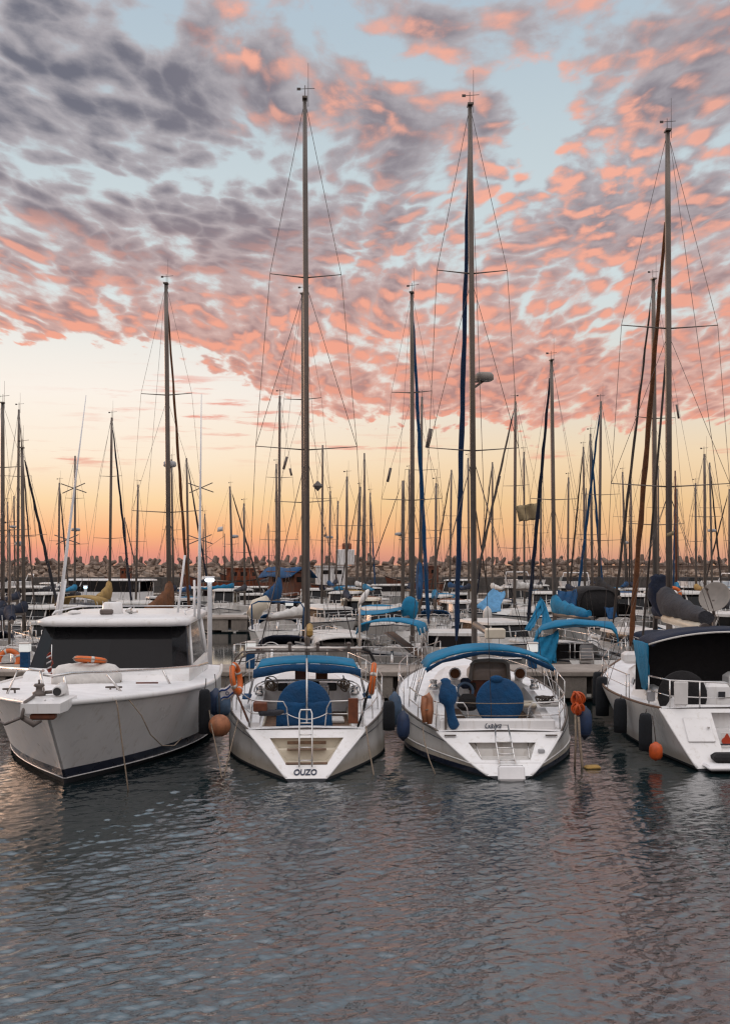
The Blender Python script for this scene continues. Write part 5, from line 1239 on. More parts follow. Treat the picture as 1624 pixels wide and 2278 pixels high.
# mooring lines of the front boats
moor('rope from the left stern cleat of the yacht OUZO down into the water', [P(560, 1622, 24.2), P(572, 1660, 23.6)] + [P(585, 1700, 23.0)], .012) if False else None
moor('pale rope hanging from the right stern of the yacht OUZO into the water', [P(814, 1616, 24.1), P(820, 1660, 23.8), P(830, 1715, 23.4), P(834, 1735, 23.2)], .015)
moor('long rope from the motor cruiser to the water beside the round orange buoy', [P(463, 1560, 25.4), P(472, 1620, 24.6), P(487, 1690, 23.6), P(495, 1740, 22.9)], .013)
moor('short dark rope crossing the ripples between motor cruiser and yacht OUZO', [P(530, 1600, 24.6), P(515, 1660, 24.0), P(498, 1730, 23.2)], .013)
fl = thing('flag', 'small white flag with blue stripes at the left stern of the yacht OUZO', 'flag', P(549, 1575, 24.4))
wire('flag_staff', [(.03, 0, -.30), (-.38, .12, .68)], .018, K['wood'], fl, 7)
def fpt(u, f): return (-.30-.33*u+.06*f, .10+.04*math.sin(u*7+f*2), .55-.16*u-.26*f+.02*math.sin(u*9))
mb = MB(); mb.sheet([[fpt(j/8, i/6) for j in range(9)] for i in range(7)], .008); fc = mb.build('cloth', K['flagw'], fl)
for fa, fb in ((.12, .26), (.74, .88)):
    mb = MB(); mb.sheet([[Vector(fpt(j/8, f)) + Vector((0, -.010, 0)) for j in range(9)] for f in (fa, fb)], .006); mb.build('stripe', K['flagb'], fc)
mb = MB()
for k in (0, 1):
    mb.tube([Vector(fpt(.5, .5)) + Vector((.05*math.cos(R(90+120*q+180*k)), -.012, .05*math.sin(R(90+120*q+180*k)))) for q in range(4)], .006, 4)
mb.build('star', K['flagb'], fc)

# ------------------------------------------------------------------ the crowded harbour behind the front row
def tube_on(root, name, p0, p1, r, m):
    """radar reflector tube clipped to a stay, given by two points of the photo and a distance"""
    Mi = (Matrix.Translation(root.location) @ Matrix.Rotation(root.rotation_euler.z, 4, 'Z')).inverted()
    mb = MB(); mb.tube([Mi @ p0, Mi @ p1], r, 8); return mb.build(name, m, root)
def drape(root, name, pts, m, rows=6, cols=8, wob=.05):
    """cloth hung between four corner points (world)"""
    Mi = (Matrix.Translation(root.location) @ Matrix.Rotation(root.rotation_euler.z, 4, 'Z')).inverted()
    a, b, c, d = [Mi @ Vector(p) for p in pts]; mb = MB()
    mb.sheet([[vl(vl(a, b, j/cols), vl(d, c, j/cols), i/rows) + Vector((0, wob*math.sin(j*1.9+i*1.3), -wob*math.sin(math.pi*j/cols)*1.2)) for j in range(cols+1)] for i in range(rows+1)], .02)
    return mb.build(name, m, root)
SB = sailboat
# beyond the near pier
SB('sailboat with thick bare mast cut by the left picture edge', 7, 47, 897, head=R(5), cover='navyc', dod='navyc', spr=[(1180, 1.2), (1040, .9)], r=.09)
SB('sailboat with dark furled sail slanting right, second mast group from the left edge', 55, 46, 997, pxtop=50, head=R(-11), furl='greyc', cover='navyc', bim='navyc', spr=[(1192, 1.15)], L=9, B=3.0, furl_r=.07)
a, aH = SB('sailboat with tall mast, radar dome and rust-coloured sail bundle, behind the white motor cruiser', 378, 43, 632, pxtop=370, head=R(-3), furl='rustc', cover='rustc', cover_h=.95, boomlen=2.6, boomdir=-.35, spr=[(1140, 1.40), (879, 1.0)], radar=1031, furl_r=.06, r=.095)
b, bH = SB('sailboat with navy spray hood whose mast hides behind that of the yacht OUZO', 677, 44, 655, pxtop=674, head=R(-13), dod='navyc', bim=None, spr=[(1118, 1.17), (889, .78)], r=.09, cover='white_c', boomlen=3.2, boomdir=-.5)
Mi = (Matrix.Translation(b.location) @ Matrix.Rotation(b.rotation_euler.z, 4, 'Z')).inverted(); c = Mi @ P(707, 1081, 44)
mb = MB(); mb.lathe([(.01, -.21), (.22, 0), (.01, .21)], c, 8, smooth=False); mb.build('radar_reflector', K['aludk'], b)
mb = MB(); c = Mi @ P(580, 1352, 41.5); mb.tube([c+Vector((-.32, .1, -.30)), c+Vector((-.1, 0, .08)), c+Vector((.30, 0, .25))], [.28, .30, .24], 12); mb.build('rolled_cover', K['cream'], b)
mb = MB(); mb.tube([Mi @ P(562, 1400, 40), Mi @ P(560, 1345, 40), Mi @ P(575, 1338, 40), Mi @ P(668, 1340, 40), Mi @ P(676, 1352, 40), Mi @ P(674, 1400, 40)], .03, 8); mb.build('stern_arch', K['bluedk'], b)
c_, cH = SB('sailboat with azure bimini and blue sail bundle at its mast, between OUZO and Galya', 918, 43, 652, pxtop=916, head=R(-12.5), furl='bluedk', cover=None, bim='blue', boomlen=3.4, spr=[(1113, 1.20), (874, .80)], furl_r=.085, r=.09, bimz=2.25)
Mi = (Matrix.Translation(c_.location) @ Matrix.Rotation(c_.rotation_euler.z, 4, 'Z')).inverted(); c = Mi @ P(911, 1352, 42.2)
mb = MB(); mb.loft([[c + Vector((rx*math.cos(q)*(1+.1*math.sin(3*q+z*5)), rx*.7*math.sin(q), z)) for q in [j*math.pi/6 for j in range(12)]] for z, rx in ((-.48, .10), (-.40, .26), (-.1, .34), (.2, .31), (.36, .20), (.44, .06))], True, True); mb.build('sail_cover', K['blue'], c_)
drape(c_, 'awning', [P(795, 1368, 41), P(895, 1356, 41.5), P(892, 1350, 43), P(800, 1358, 43)], K['blue'])
tube_on(c_, 'radar_reflector', P(862, 1072, 42.9), P(869, 1041, 42.9), .055, K['aludk'])
d_, dH = SB('sailboat under azure canopies with a navy furled sail leaning left, behind the yacht Galya', 1234, 45, 802, pxtop=1226, head=R(8), furl='navyc', cover='blue', cover_h=.55, bim=None, boomlen=3.6, boomdir=.3, spr=[(1112, 1.0)], furl_r=.085, r=.085)
Mi = (Matrix.Translation(d_.location) @ Matrix.Rotation(d_.rotation_euler.z, 4, 'Z')).inverted()
mb = MB(); rows = []
for i, (Y, dz) in enumerate(((39.5, -.05), (40.3, .10), (41.2, .15), (42.2, .05), (43.0, -.1))):
    rows.append([Mi @ P(px, py, Y) + Vector((0, 0, dz+.03*math.sin(px*.3+i))) for px, py in ((1187, 1445), (1192, 1415), (1205, 1398), (1235, 1391), (1280, 1387), (1330, 1389), (1360, 1394), (1371, 1408), (1375, 1432))])
mb.sheet(rows, .03); mb.build('cockpit_canopy', K['blue'], d_)
mb = MB(); mb.box(Mi @ P(1305, 1456, 40.2), (.48, .05, .72), rx=R(-12)); ld = mb.build('step_panel', K['grey'], d_)
mb = MB()
for sd in (-.2, .2): mb.tube([Mi @ (P(1305, 1478, 39.6)+Vector((sd*1.2, 0, 0))), Mi @ (P(1303, 1438, 39.9)+Vector((sd*1.1, 0, 0)))], .022, 6)
for k in range(5): mb.box(Mi @ P(1304, 1443+k*7.5, 39.8-.05*k), (.42, .10, .025))
mb.build('cabin_ladder', K['alulit'], d_)
mb = MB(); mb.box(Mi @ P(1262, 1452, 40.6), (1.0, .06, .62)); mb.build('doorway_shade', K['blackc'], d_)  # flat black panel standing in for the shaded interior below the canopy
drape(d_, 'awning', [P(1203, 1328, 43.5), P(1214, 1345, 43.2), P(1186, 1395, 41.5), P(1168, 1400, 41.8)], K['blue'], wob=.08)
drape(d_, 'awning', [P(1203, 1330, 43.5), P(1206, 1332, 43.5), P(1232, 1392, 41.5), P(1206, 1396, 41.8)], K['blue'], wob=.08)
e_, eH = SB('sailboat with tall two-spreader mast close left of the right-edge yacht mast', 1457, 43, 622, pxtop=1452.5, head=R(12), furl='ropedk', cover='navyc', spr=[(1168, 1.18), (931, .85)], furl_r=.06, r=.09, hull='grey')
tube_on(e_, 'radar_reflector', P(1509, 931, 43), P(1504, 900, 43), .045, K['aludk'])
tube_on(C_rt, 'radar_reflector', P(950, 996, 29.6), P(958, 954, 29.6), .055, K['aludk'])
lo, loH = motorboat('low white boat lying along the near pier between the yachts OUZO and Galya', 905, 41.0, L=8.5, B=2.8, head=R(84), fb=1.15, cabh=.75, cab=(.20, .45), roof='gel')
motorboat('blue-grey hulled boat behind the right-edge yacht, cut by the picture edge', 1640, 44.5, L=8, B=2.9, head=R(40), hull='bluelt', fb=1.4, cabh=1.0)
SB('small white sailboat with navy covers at the left edge behind the motor cruiser', 22, 41.5, 1180, L=7, B=2.6, head=R(20), cover='navyc', boomlen=2.6, spr=[(1250, .6)], r=.05)
# near side of the middle pier
SB('sailboat with slim mast, furled sail and two spreaders, second from the left edge', 40, 62, 911, pxtop=43, head=R(3), furl='aludk', cover='navyc', spr=[(1060, .75), (1195, 1.0)], lod=1, radar=1209, furl_r=.05)
SB('sailboat with yellow-tan sail bundle, left of the rust-sailed boat', 244, 62, 929, pxtop=249.5, head=R(-7), furl='navyc', cover='tan', cover_h=.75, boomlen=3.6, boomdir=.6, bim='tan', spr=[(1198, .93), (1060, .66)], lod=1, furl_r=.07)
f_, fH = SB('sailboat with limp blue cloth at its mast foot, left of the OUZO mast', 620, 62, 881, pxtop=622.7, head=R(4), furl=None, cover='bluedk', cover_h=.9, boomlen=2.4, boomdir=-.8, dod='bluedk', spr=[(1202, 1.07), (1063, .74)], lod=1)
tube_on(f_, 'radar_reflector', P(631, 1044, 61), P(639, 1016, 61), .075, K['aludk']); tube_on(f_, 'radar_reflector', P(645, 1042, 61), P(649, 1058, 61), .06, K['aludk'])
SB('sailboat with bottle-shaped royal blue sail cover and rust furled sail, between OUZO and Galya', 933, 62, 883, pxtop=938.6, head=R(-4), furl='rustc', cover='bluedk', cover_h=1.5, boomlen=1.4, spr=[(1046, .9), (1198, 1.1)], lod=1, furl_r=.08)
g_, gH = SB('white sailboat lying half broadside at the middle pier, a faded blue cloth over its bow', 1144, 60, 893, pxtop=1146, head=R(143), furl='ropedk', cover='white_c', boomlen=3.6, boomdir=.2, spr=[(1220, 1.16), (1081, .82)], lod=1, L=11.5, B=3.6, fb=1.7, furl_r=.07)
tube_on(g_, 'radar_reflector', P(1107, 1080, 59.8), P(1112, 1059, 59.8), .05, K['aludk'])
h_, hH = SB('sailboat with black cabin tent and blue cockpit canopy, left of the right-edge yacht', 1331, 58, 893, pxtop=1336, head=R(6), furl='bluedk', cover='blackc', cover_h=.7, boomlen=3.4, dod='blackc', hood_h=.9, bim=None, spr=[(1203, 1.1), (1101, 1.05)], lod=1, furl_r=.08, fb=1.4)
SB('sailboat with dark blue furled sail, its mast just left of the black-tented boat', 1318, 66, 965, pxtop=1312.5, head=R(-22), furl='bluedk', cover='navyc', spr=[(1190, .9)], lod=1, furl_r=.08)
motorboat('white cabin boat with navy canvas at the middle pier behind Galya', 1080, 66, L=8, B=2.9, head=R(160), canvas='navyc', cabh=1.1)
motorboat('open white boat with pale canvas behind the mast of the yacht OUZO', 740, 64, L=8, B=2.8, head=R(200), canvas='white_c', cabh=.8)
motorboat('white boat with azure cover behind the sailboat with the azure bimini', 855, 60, L=8, B=2.9, head=R(185), canvas='blue', cabh=.9)
motorboat('weathered grey boat with brown canvas on the middle pier, right of the OUZO mast', 800, 67, L=8, B=3.0, head=R(175), hull='grey', canvas='rustc', cabh=1.2, frame='cream')
motorboat('white boat with grey hull at the far left behind the motor cruiser', 100, 60, L=9, B=3.0, head=R(160), hull='grey', canvas='greyc', cabh=1.0)
motorboat('white boat with small cabin beyond the radar dome of the motor cruiser', 300, 64, L=8, B=2.9, head=R(190), cabh=1.1)
motorboat('blue-topped white boat left of the right-edge yacht, at the middle pier', 1395, 64, L=9, B=3.1, head=R(170), canvas='bluedk', cabh=1.3, fb=1.3)
motorboat('white boat behind the right-edge yacht sail bundle at the middle pier', 1530, 62, L=10, B=3.2, head=R(200), cabh=1.4, fb=1.4)
# far side of the middle pier and on to the far pier
motorboat('small white pilot-house boat with twin front windows, bow on, left of the OUZO mast', 501, 79.5, L=6.4, B=2.35, head=R(180), cabh=1.45, cab=(.25, .66), fb=1.05)
motorboat('long cabin cruiser with dark side windows at the left, beyond the tan sail', 215, 96, L=12.5, B=3.8, head=R(76), cabh=1.7, cab=(.12, .75), fb=1.3, frame='gel', split=4)
motorboat('white motor yacht with grey canopy near the left picture edge', 70, 86, L=10, B=3.4, head=R(60), canvas='greyc', cabh=1.3, fb=1.3)
motorboat('small white motorboat left of the rust-sailed boat mast', 352, 84, L=6.5, B=2.5, head=R(110), cabh=.8)
motorboat('dark-hulled open motorboat right of the bright pier lamp', 560, 90, L=9, B=2.8, head=R(-62), hull='navy', cabh=.7, fb=1.2)
motorboat('sleek white motorboat behind the dark-hulled open boat', 530, 104, L=10, B=3.2, head=R(-75), cabh=.9, mast=1.2)
motorboat('second sleek white motorboat, farther right behind the dark-hulled one', 575, 110, L=10, B=3.2, head=R(-80), cabh=1.0)
motorboat('long low white boat right of the OUZO mast, before the white wheelhouse ship', 850, 108, L=13, B=3.6, head=R(96), cabh=1.0, fb=1.3, cab=(.3, .7))
motorboat('white motorboat with pale arched cabin left of the Galya mast', 1018, 104, L=9, B=3.2, head=R(150), cabh=1.8)
motorboat('white motorboat low in the water left of the Galya furled sail', 985, 92, L=8, B=2.8, head=R(120), cabh=.8)
motorboat('white flybridge boat right of the Galya mast near the breakwater', 1180, 100, L=11, B=3.6, head=R(200), cabh=1.4, fly=True)
motorboat('cream cabin boat right of the Galya mast, with wide cabin front', 1155, 88, L=9, B=3.4, head=R(178), cabh=1.5, hull='cream', canvas='navyc')
motorboat('white boat with lit warm cabin side right of the leaning navy furled sail', 1275, 92, L=10, B=3.3, head=R(165), cabh=1.4, fly=True)
motorboat('white motorboat with azure strip canvas left of the right-edge masts', 1392, 96, L=10, B=3.3, head=R(190), cabh=1.1, canvas='blue')
motorboat('white motor yacht with raised bridge right of the right-edge mast', 1545, 98, L=13, B=4.0, head=R(98), cabh=1.3, fly=True, canvas='bluedk')
motorboat('white motor yacht below the raised-bridge one at the right', 1560, 86, L=11, B=3.6, head=R(100), cabh=1.1)
motorboat('white boat with azure canvas at the right picture edge', 1616, 94, L=9, B=3.2, head=R(150), cabh=1.2, canvas='blue')
motorboat('white motorboat beside the wheelhouse ship with a small blue cover', 815, 98, L=9, B=3.0, head=R(210), cabh=1.2, canvas='blue')
motorboat('pale boat right behind the OUZO mast, half hidden by it', 700, 92, L=9, B=3.0, head=R(170), cabh=1.2)
motorboat('white boat at the far left edge below the breakwater rocks', 8, 100, L=10, B=3.4, head=R(120), cabh=1.2, fly=True)
motorboat('white cruiser with pale sloping front left of the cabin cruiser', 128, 104, L=11, B=3.5, head=R(130), cabh=1.5)
motorboat('white boat between the tall left mast and the lamp post', 430, 98, L=9, B=3.0, head=R(160), cabh=1.2)
motorboat('white boat behind the right-edge yacht furled sail', 1440, 88, L=9, B=3.2, head=R(185), cabh=1.3)
lst = [  # label, px foot, distance, masthead, px head, head angle, extras
 ('short-masted distant sailboat at the left edge, second pole from it', 19, 112, 1116, 18, 10, {}),
 ('short-masted distant sailboat just left of the two-spreader one at the left edge', 35, 110, 1103, 32, -6, dict(radar=1172)),
 ('distant sailboat with bare mast midway between the left edge and the tan sail', 131, 85, 1074, 133, 4, dict(furl='aludk')),
 ('distant sailboat with radar disc low on its mast beside the left outrigger', 167, 82, 1014, 168, 5, dict(radar=1178, spr=[(1211, 1.0), (1109, .68)])),
 ('distant sailboat with slim bare mast between the tan-sailed and rust-sailed boats', 303, 86, 1078, 308, 8, {}),
 ('short distant sailboat with furled sail right of the tan-sailed boat', 285, 120, 1151, 278, -12, dict(furl='aludk')),
 ('distant sailboat whose mast shows right behind the rust-sailed boat mast', 387, 80, 1022, 382, 0, {}),
 ('distant sailboat with dark furled sail right of the rust-sailed boat', 421, 80, 1019, 415.6, -14, dict(furl='navyc', spr=[(1200, .9)])),
 ('short distant sailboat right of the right outrigger', 462, 120, 1143, 456, -4, {}),
 ('shortest distant sailboat mast beside the right outrigger foot', 453, 132, 1177, 453, 3, {}),
 ('distant sailboat with two dark stays slanting right and a lamp bracket', 519, 88, 1082, 512, -38, dict(furl='ropedk', radar=1193, spr=[(1211, .9)])),
 ('short distant sailboat left of the mast with the limp blue cloth', 600, 125, 1164, 597, -15, {}),
 ('distant sailboat with navy furled sail touching the mast with the limp blue cloth', 616, 84, 1032, 615, 2, dict(furl='navyc')),
 ('distant sailboat with slim tall mast just right of the OUZO mast', 716, 82, 990, 718, 3, dict(spr=[(1109, 1.1), (1202, 1.2)])),
 ('distant sailboat second to the right of the OUZO mast', 732, 100, 1092, 735, 6, dict(radar=1195)),
 ('distant sailboat third to the right of the OUZO mast', 747, 108, 1114, 752, 5, {}),
 ('distant sailboat with stout leaning mast over the white wheelhouse ship', 793, 98, 1083, 801, 25, dict(furl='ropedk', r=.14, furl_r=.05)),
 ('distant sailboat with slim tall mast right of the wheelhouse ship', 812, 84, 1008, 810.6, 3, dict(furl='aludk')),
 ('distant sailboat with blue-footed furled sail right of the wheelhouse ship', 824, 104, 1096, 823.6, -8, dict(furl='bluedk')),
 ('distant sailboat with stout pole mast and long dark stay slanting left', 896, 84, 1069, 896.7, 55, dict(furl='ropedk', r=.13, furl_r=.04, radar=1188)),
 ('distant sailboat with slim mast directly left of the bundled blue sail mast', 912, 90, 1045, 910, 3, {}),
 ('distant sailboat with dark furled sail leaning left, left of the Galya furled sail', 1000, 92, 1045, 1004, 22, dict(furl='ropedk', spr=[(1148, .9)])),
 ('distant sailboat peeping out behind the Galya mast', 1043, 86, 1019, 1041, -28, dict(furl='ropedk', furl_r=.06)),
 ('distant sailboat with slim mast and stay leaning left, right of the Galya mast', 1095, 88, 1028, 1095, 14, dict(furl='navyc', spr=[(1155, .8)])),
 ('distant sailboat with mast behind the sun-bleached flag', 1166, 84, 1005, 1165, 4, {}),
 ('distant sailboat with mast right beside the sun-bleached flag', 1201, 95, 1049, 1203.5, -10, dict(furl='navyc')),
 ('distant sailboat with slim mast and stay leaning left, left of the black-tented boat', 1301, 82, 994, 1297, 8, dict(furl='ropedk', spr=[(1135, .8)])),
 ('short distant sailboat close to the black-tented boat', 1302, 110, 1086, 1303, 3, {}),
 ('distant sailboat with radar dome, left of the rust furled sail', 1392, 95, 1050, 1384, -16, dict(furl='ropedk', radar=1207, spr=[(1150, .9)])),
 ('distant sailboat without radar close left of the rust furled sail', 1405, 94, 1049, 1402, -10, dict(furl='ropedk', spr=[(1160, .8)])),
 ('distant sailboat seen between the two tall masts at the right', 1464, 90, 1036, 1463, 4, dict(spr=[(1130, 1.0)])),
 ('distant sailboat with red-brown mast right of the right-edge yacht mast', 1504, 92, 1047, 1501, -12, dict(mastm='wood', furl='bluedk')),
 ('short distant sailboat nearly hidden by the red-brown mast', 1508, 106, 1087, 1505, 5, {}),
 ('distant sailboat with radar dome near the right picture edge', 1584, 88, 1029, 1577.6, -30, dict(furl='ropedk', radar=1180, spr=[(1130, .9)])),
 ('distant sailboat cut by the right picture edge', 1621, 104, 1088, 1621, 20, dict(furl='ropedk')),
]
for i, (lb, px, Y, top, pt, hd, ex) in enumerate(lst):
    kw = dict(L=9+(i*37 % 5)*.4, B=3.0, lod=2, boomlen=3.2, cover=(('bluedk', 'navyc', 'white_c', 'blue', 'greyc', None, 'navyc')[i % 7]), boomdir=((i*7) % 5-2)*.25, head=R(hd + (180 if i % 3 == 1 and abs(hd) < 9 else 0)), pxtop=pt, headgear=i % 2 == 0)
    kw.update(ex); SB(lb, px, Y, top, **kw)

# fishing boats below the breakwater
def trawler(label, px, Y, L, B, head, hull, house, zh=2.2, hx=.3, hl=.3, mast=5.0, tarp=None, hh=2.3):
    c = P(px, HY, Y); rt = thing('fishing_boat', label, 'fishing boat', (0, 0, 0), head)
    off = Matrix.Rotation(head, 3, 'Z') @ Vector((0, L*.5, 0)); rt.location = (c.x-off.x, Y-off.y, 0)
    H = Hull(L, B, zh*1.45, zh*.95, zh*1.1, rake_b=L*.10, rake_s=-.3, tw=.75, tm=.4, p=2.4, ww=.9)
    H.build(rt, [K[hull], K['black'], K['antifoul'], K[hull]], rows=4, nt=14, sheer_band=.15); H.deck(rt, K['teak'])
    y0 = L*hx; z = H.zs(hx)-.1; mb = MB(); mb.box((0, y0+L*hl/2, z+1.1-(2.3-hh)/2), (B*.6, L*hl, hh), bev=.06); hs = mb.build('wheelhouse', K[house], rt)
    mb = MB(); mb.box((0, y0+L*hl/2, z+hh+.02), (B*.68, L*hl+.4, .12), bev=.03); mb.build('roof', K[house], hs)
    for sd in (-1, 1):
        for k in range(2):
            mb = MB(); mb.box((sd*(B*.3+.01), y0+L*hl*(.3+.4*k), z+hh-.7), (.03, L*hl*.25, .5), bev=.01); mb.build('window', K['glass'], hs)
    for yy in (-.012, L*hl+.012):
        mb = MB(); mb.box((0, y0+yy, z+hh-.7), (B*.42, .03, .5), bev=.01); mb.build('window', K['glass'], hs)
    if mast:
        ym = y0+L*hl+.6; mb = MB(); mb.tube([(0, ym, z), (.05, ym, z+mast)], [.10, .05], 8)
        mb.tube([(0, ym, z+1.4), (0, ym+L*.28, z+mast*.6)], .05, 6); mb.tube([(0, ym+L*.28, z+mast*.6), (.05, ym, z+mast*.95)], .02, 4)
        mb.tube([(-.5, ym, z+mast*.72), (.5, ym, z+mast*.72)], .03, 5); mb.build('derrick_mast', K['aludk'], rt)
    if tarp:
        mb = MB(); mb.sheet([[(u*B*.55, y0-.4+f*(L*hl+1.2), z+2.7-.9*abs(u)**1.6+.08*math.sin(f*9+u*4)) for u in [-1+j/5 for j in range(11)]] for f in [i/8 for i in range(9)]], .04); mb.build('tarpaulin', K[tarp], rt)
    return rt, H
trawler('rust-brown wooden fishing boat with derrick mast below the breakwater, left of centre', 488, 142, 11, 3.6, R(80), 'rust', 'rust', zh=2.3, hx=.08, hl=.30, mast=6.0, hh=1.5)
trawler('second rust-brown fishing boat lying right behind the derrick one', 575, 150, 11, 3.6, R(84), 'brownhull', 'rust', zh=2.2, hx=.15, hl=.32, mast=0, hh=1.3)
trawler('brown boat covered by a large royal blue tarpaulin, left of the OUZO mast', 642, 104, 7, 2.8, R(40), 'brownhull', 'brownhull', zh=1.5, hx=.2, hl=.6, mast=0, tarp='bluedk')
trawler('brown-hulled ship with tall white wheelhouse right of the OUZO mast', 830, 138, 15, 4.2, R(-86), 'rust', 'gel', zh=1.7, hx=.02, hl=.26, mast=0)
tr = [o for o in bpy.data.objects if o.get('label', '').startswith('brown-hulled ship')][0]
mb = MB(); mb.box((0, 4.0, 5.2), (2.2, 2.2, 1.9), bev=.06); up = mb.build('upper_bridge', K['gel'], tr)
mb = MB(); mb.lathe([(.55, 0), (.6, .1), (.6, .7), (.5, .8)], (0, 4.2, 6.15), 14); mb.build('funnel', K['rust'], up)
mb = MB(); mb.tube([(0, 1.5, 4.0), (0, 1.5, 9.0)], .05, 6); mb.tube([(-.4, 1.5, 7.6), (.4, 1.5, 7.6)], .04, 5); mb.box((0, 1.5, 7.9), (.4, .4, .3)); mb.build('signal_mast', K['aludk'], tr)
trawler('dark brown wooden boat under the breakwater right of the wheelhouse ship', 930, 148, 9, 3.2, R(88), 'brownhull', 'brownhull', zh=1.9, hx=.2, hl=.25, mast=0)
trawler('low rust-red boat at the breakwater foot right of the tan-sailed boat', 275, 200, 7, 2.8, R(85), 'rust', 'rust', zh=1.4, hx=.3, hl=.25, mast=0)

# ------------------------------------------------------------------ lamps, pedestals and loose things on the piers
def lamp(label, px, py, Y, ztop=None, m='lampw', head=(.34, .26, .16), r=.085, z0=1.0, glow=True):
    c = P(px, py, Y); o = thing('street_lamp', label, 'lamp post', (c.x, Y, z0)); h = c.z-z0
    mb = MB(); mb.tube([(0, 0, 0), (0, 0, .1), (0, 0, h-.1)], [r*1.3, r, r*.85], 10); mb.build('post', K['grey'] if glow else K['alulit'], o)
    mb = MB(); mb.box((0, 0, h+head[2]*.5+.02), (head[0]*1.15, head[1]*1.15, .05), bev=.015); mb.build('lamp_cap', K['whitepaint'], o)
    mb = MB(); mb.box((0, 0, h-.02), (head[0], head[1], head[2]), bev=.03); mb.build('lamp_head', K[m], o)
    return o
lamp('lit white lamp post on the near pier right of the motor cruiser', 467, 1289, 36.6, head=(.28, .22, .12))
def oval_lamp():
    c = P(800, 1345, 36.8); o = thing('street_lamp', 'unlit lamp post with tilted oval head on the near pier, right of the OUZO gantry', 'lamp post', (c.x, 36.8, 1.0))
    mb = MB(); mb.tube([(0, 0, 0), (0, 0, 1.9), (.04, 0, 2.15)], [.05, .04, .03], 8); mb.build('post', K['alulit'], o)
    mb = MB(); mb.ball((.15, 0, 2.36), (.10, .14, .30), 12, M=M3(0, R(32), 0)); mb.build('lamp_head', K['plastic'], o)
oval_lamp()
def pedestal(label, px, py, Y, m='panel', h=None, body='bluedk', lit=True, w=.32):
    c = P(px, py, Y); o = thing('power_pedestal', label, 'power pedestal', (c.x, Y, 1.0), 0, None); h = c.z-1.0
    mb = MB(); mb.box((0, 0, (h-.3)/2), (w*.85, w*.85, h-.3), bev=.03); mb.build('body', K[body], o)
    mb = MB(); mb.box((0, 0, h-.18), (w, w, .26), bev=.02); mb.build('light_box', K['lampw2' if lit else m], o)
    mb = MB(); mb.box((0, 0, h-.02), (w*1.1, w*1.1, .05), bev=.015); mb.build('cap', K['alulit'], o)
    return o
K['lampw2'] = glow_mat('pedestal light', (.80, .82, .80), .38)
pedestal('blue power pedestal with lit top left of the motor cruiser cabin', 57, 1429, 36.4)
pedestal('blue power pedestal with white top left of the OUZO bimini', 558, 1427, 36.4)
pedestal('blue power pedestal under the right end of the Galya bimini', 1184, 1429, 36.4)
pedestal('dark pedestal with small lit plate on the middle pier, left of the OUZO mast', 644, 1337, 71.8, body='greyc', w=.5)
pedestal('dark pedestal with small lit plate on the middle pier, right of the Galya mast', 1121, 1335, 71.8, body='greyc', w=.55)
pedestal('dark pedestal with small lit plate on the middle pier, left of the rust furled sail', 1384, 1336, 71.8, body='greyc', w=.55)
lamp('small lit lamp on the far pier left of the rust-sailed boat', 334, 1302, 125.0, head=(.7, .5, .45), r=.22, m='lampw2')
lamp('small blue-lit lamp at the far left beyond the cabin cruiser', 191, 1306, 73, head=(.22, .2, .16), r=.11, m='lampb', z0=1.0)
lamp('small warm lamp right of the OUZO mast on the middle pier', 805, 1329, 73, head=(.2, .2, .2), r=.06, m='lampo')
def dish():
    c = P(1589, 1328, 37.2); o = thing('satellite_dish', 'big tilted grey satellite dish on a post at the right, behind the sail bundle', 'satellite dish', (c.x, 37.2, 1.0)); h = c.z-1.0
    Mx = M3(0, R(20), 0) @ M3(R(-50), 0, 0) @ M3(0, 0, R(78)) ; mb = MB(); prof = [(r_*.84, z_*.84) for r_, z_ in [(0.02, -.16), (.25, -.135), (.45, -.07), (.62, .02), (.64, .05), (.62, .045), (.45, -.045), (.25, -.11), (.02, -.135)]]
    mb.lathe(prof, (0, 0, h), 28, M=Mx @ M3(0, R(8), 0)); mb.build('reflector', K['dishm'], o)
    mb = MB(); mb.tube([(0, .1, 0), (0, .12, h-.1)], .06, 8); mb.build('post', K['aludk'], o)
    mb = MB(); q = Vector((0, 0, h)); d = Mx @ Vector((0, 0, 1)); mb.tube([q+Vector((0, 0, -.6)), q+d*.62], .02, 6); mb.tube([q+d*.58, q+d*.74], .05, 8); mb.build('feed_arm', K['aludk'], o)
dish()
def chair():
    c = P(930, 1452, 39.6); o = thing('plastic_chair', 'white plastic garden chair on the low boat between OUZO and Galya', 'chair', (c.x, 39.6, 1.22), R(200))
    mb = MB(); mb.box((0, 0, .42), (.46, .44, .03), bev=.012); mb.build('seat', K['plastic'], o)
    for sx_ in (-1, 1):
        for sy_ in (-1, 1):
            mb = MB(); mb.tube([(sx_*.25, sy_*.24, 0), (sx_*.20, sy_*.19, .42)], [.022, .028], 6); mb.build('leg', K['plastic'], o)
        mb = MB(); mb.tube([(sx_*.24, -.18, .42), (sx_*.26, -.15, .64), (sx_*.26, .2, .64)], .024, 6); mb.build('armrest', K['plastic'], o)
    mb = MB(); mb.tube([(-.22, .2, .42), (-.25, .27, .72), (-.17, .31, .90), (0, .32, .95), (.17, .31, .90), (.25, .27, .72), (.22, .2, .42)], .026, 7)
    for k in range(5): x = -.14+.07*k; mb.tube([(x, .2, .43), (x*1.1, .31, .90-.6*x*x)], .018, 5)
    mb.build('backrest', K['plastic'], o)
chair()
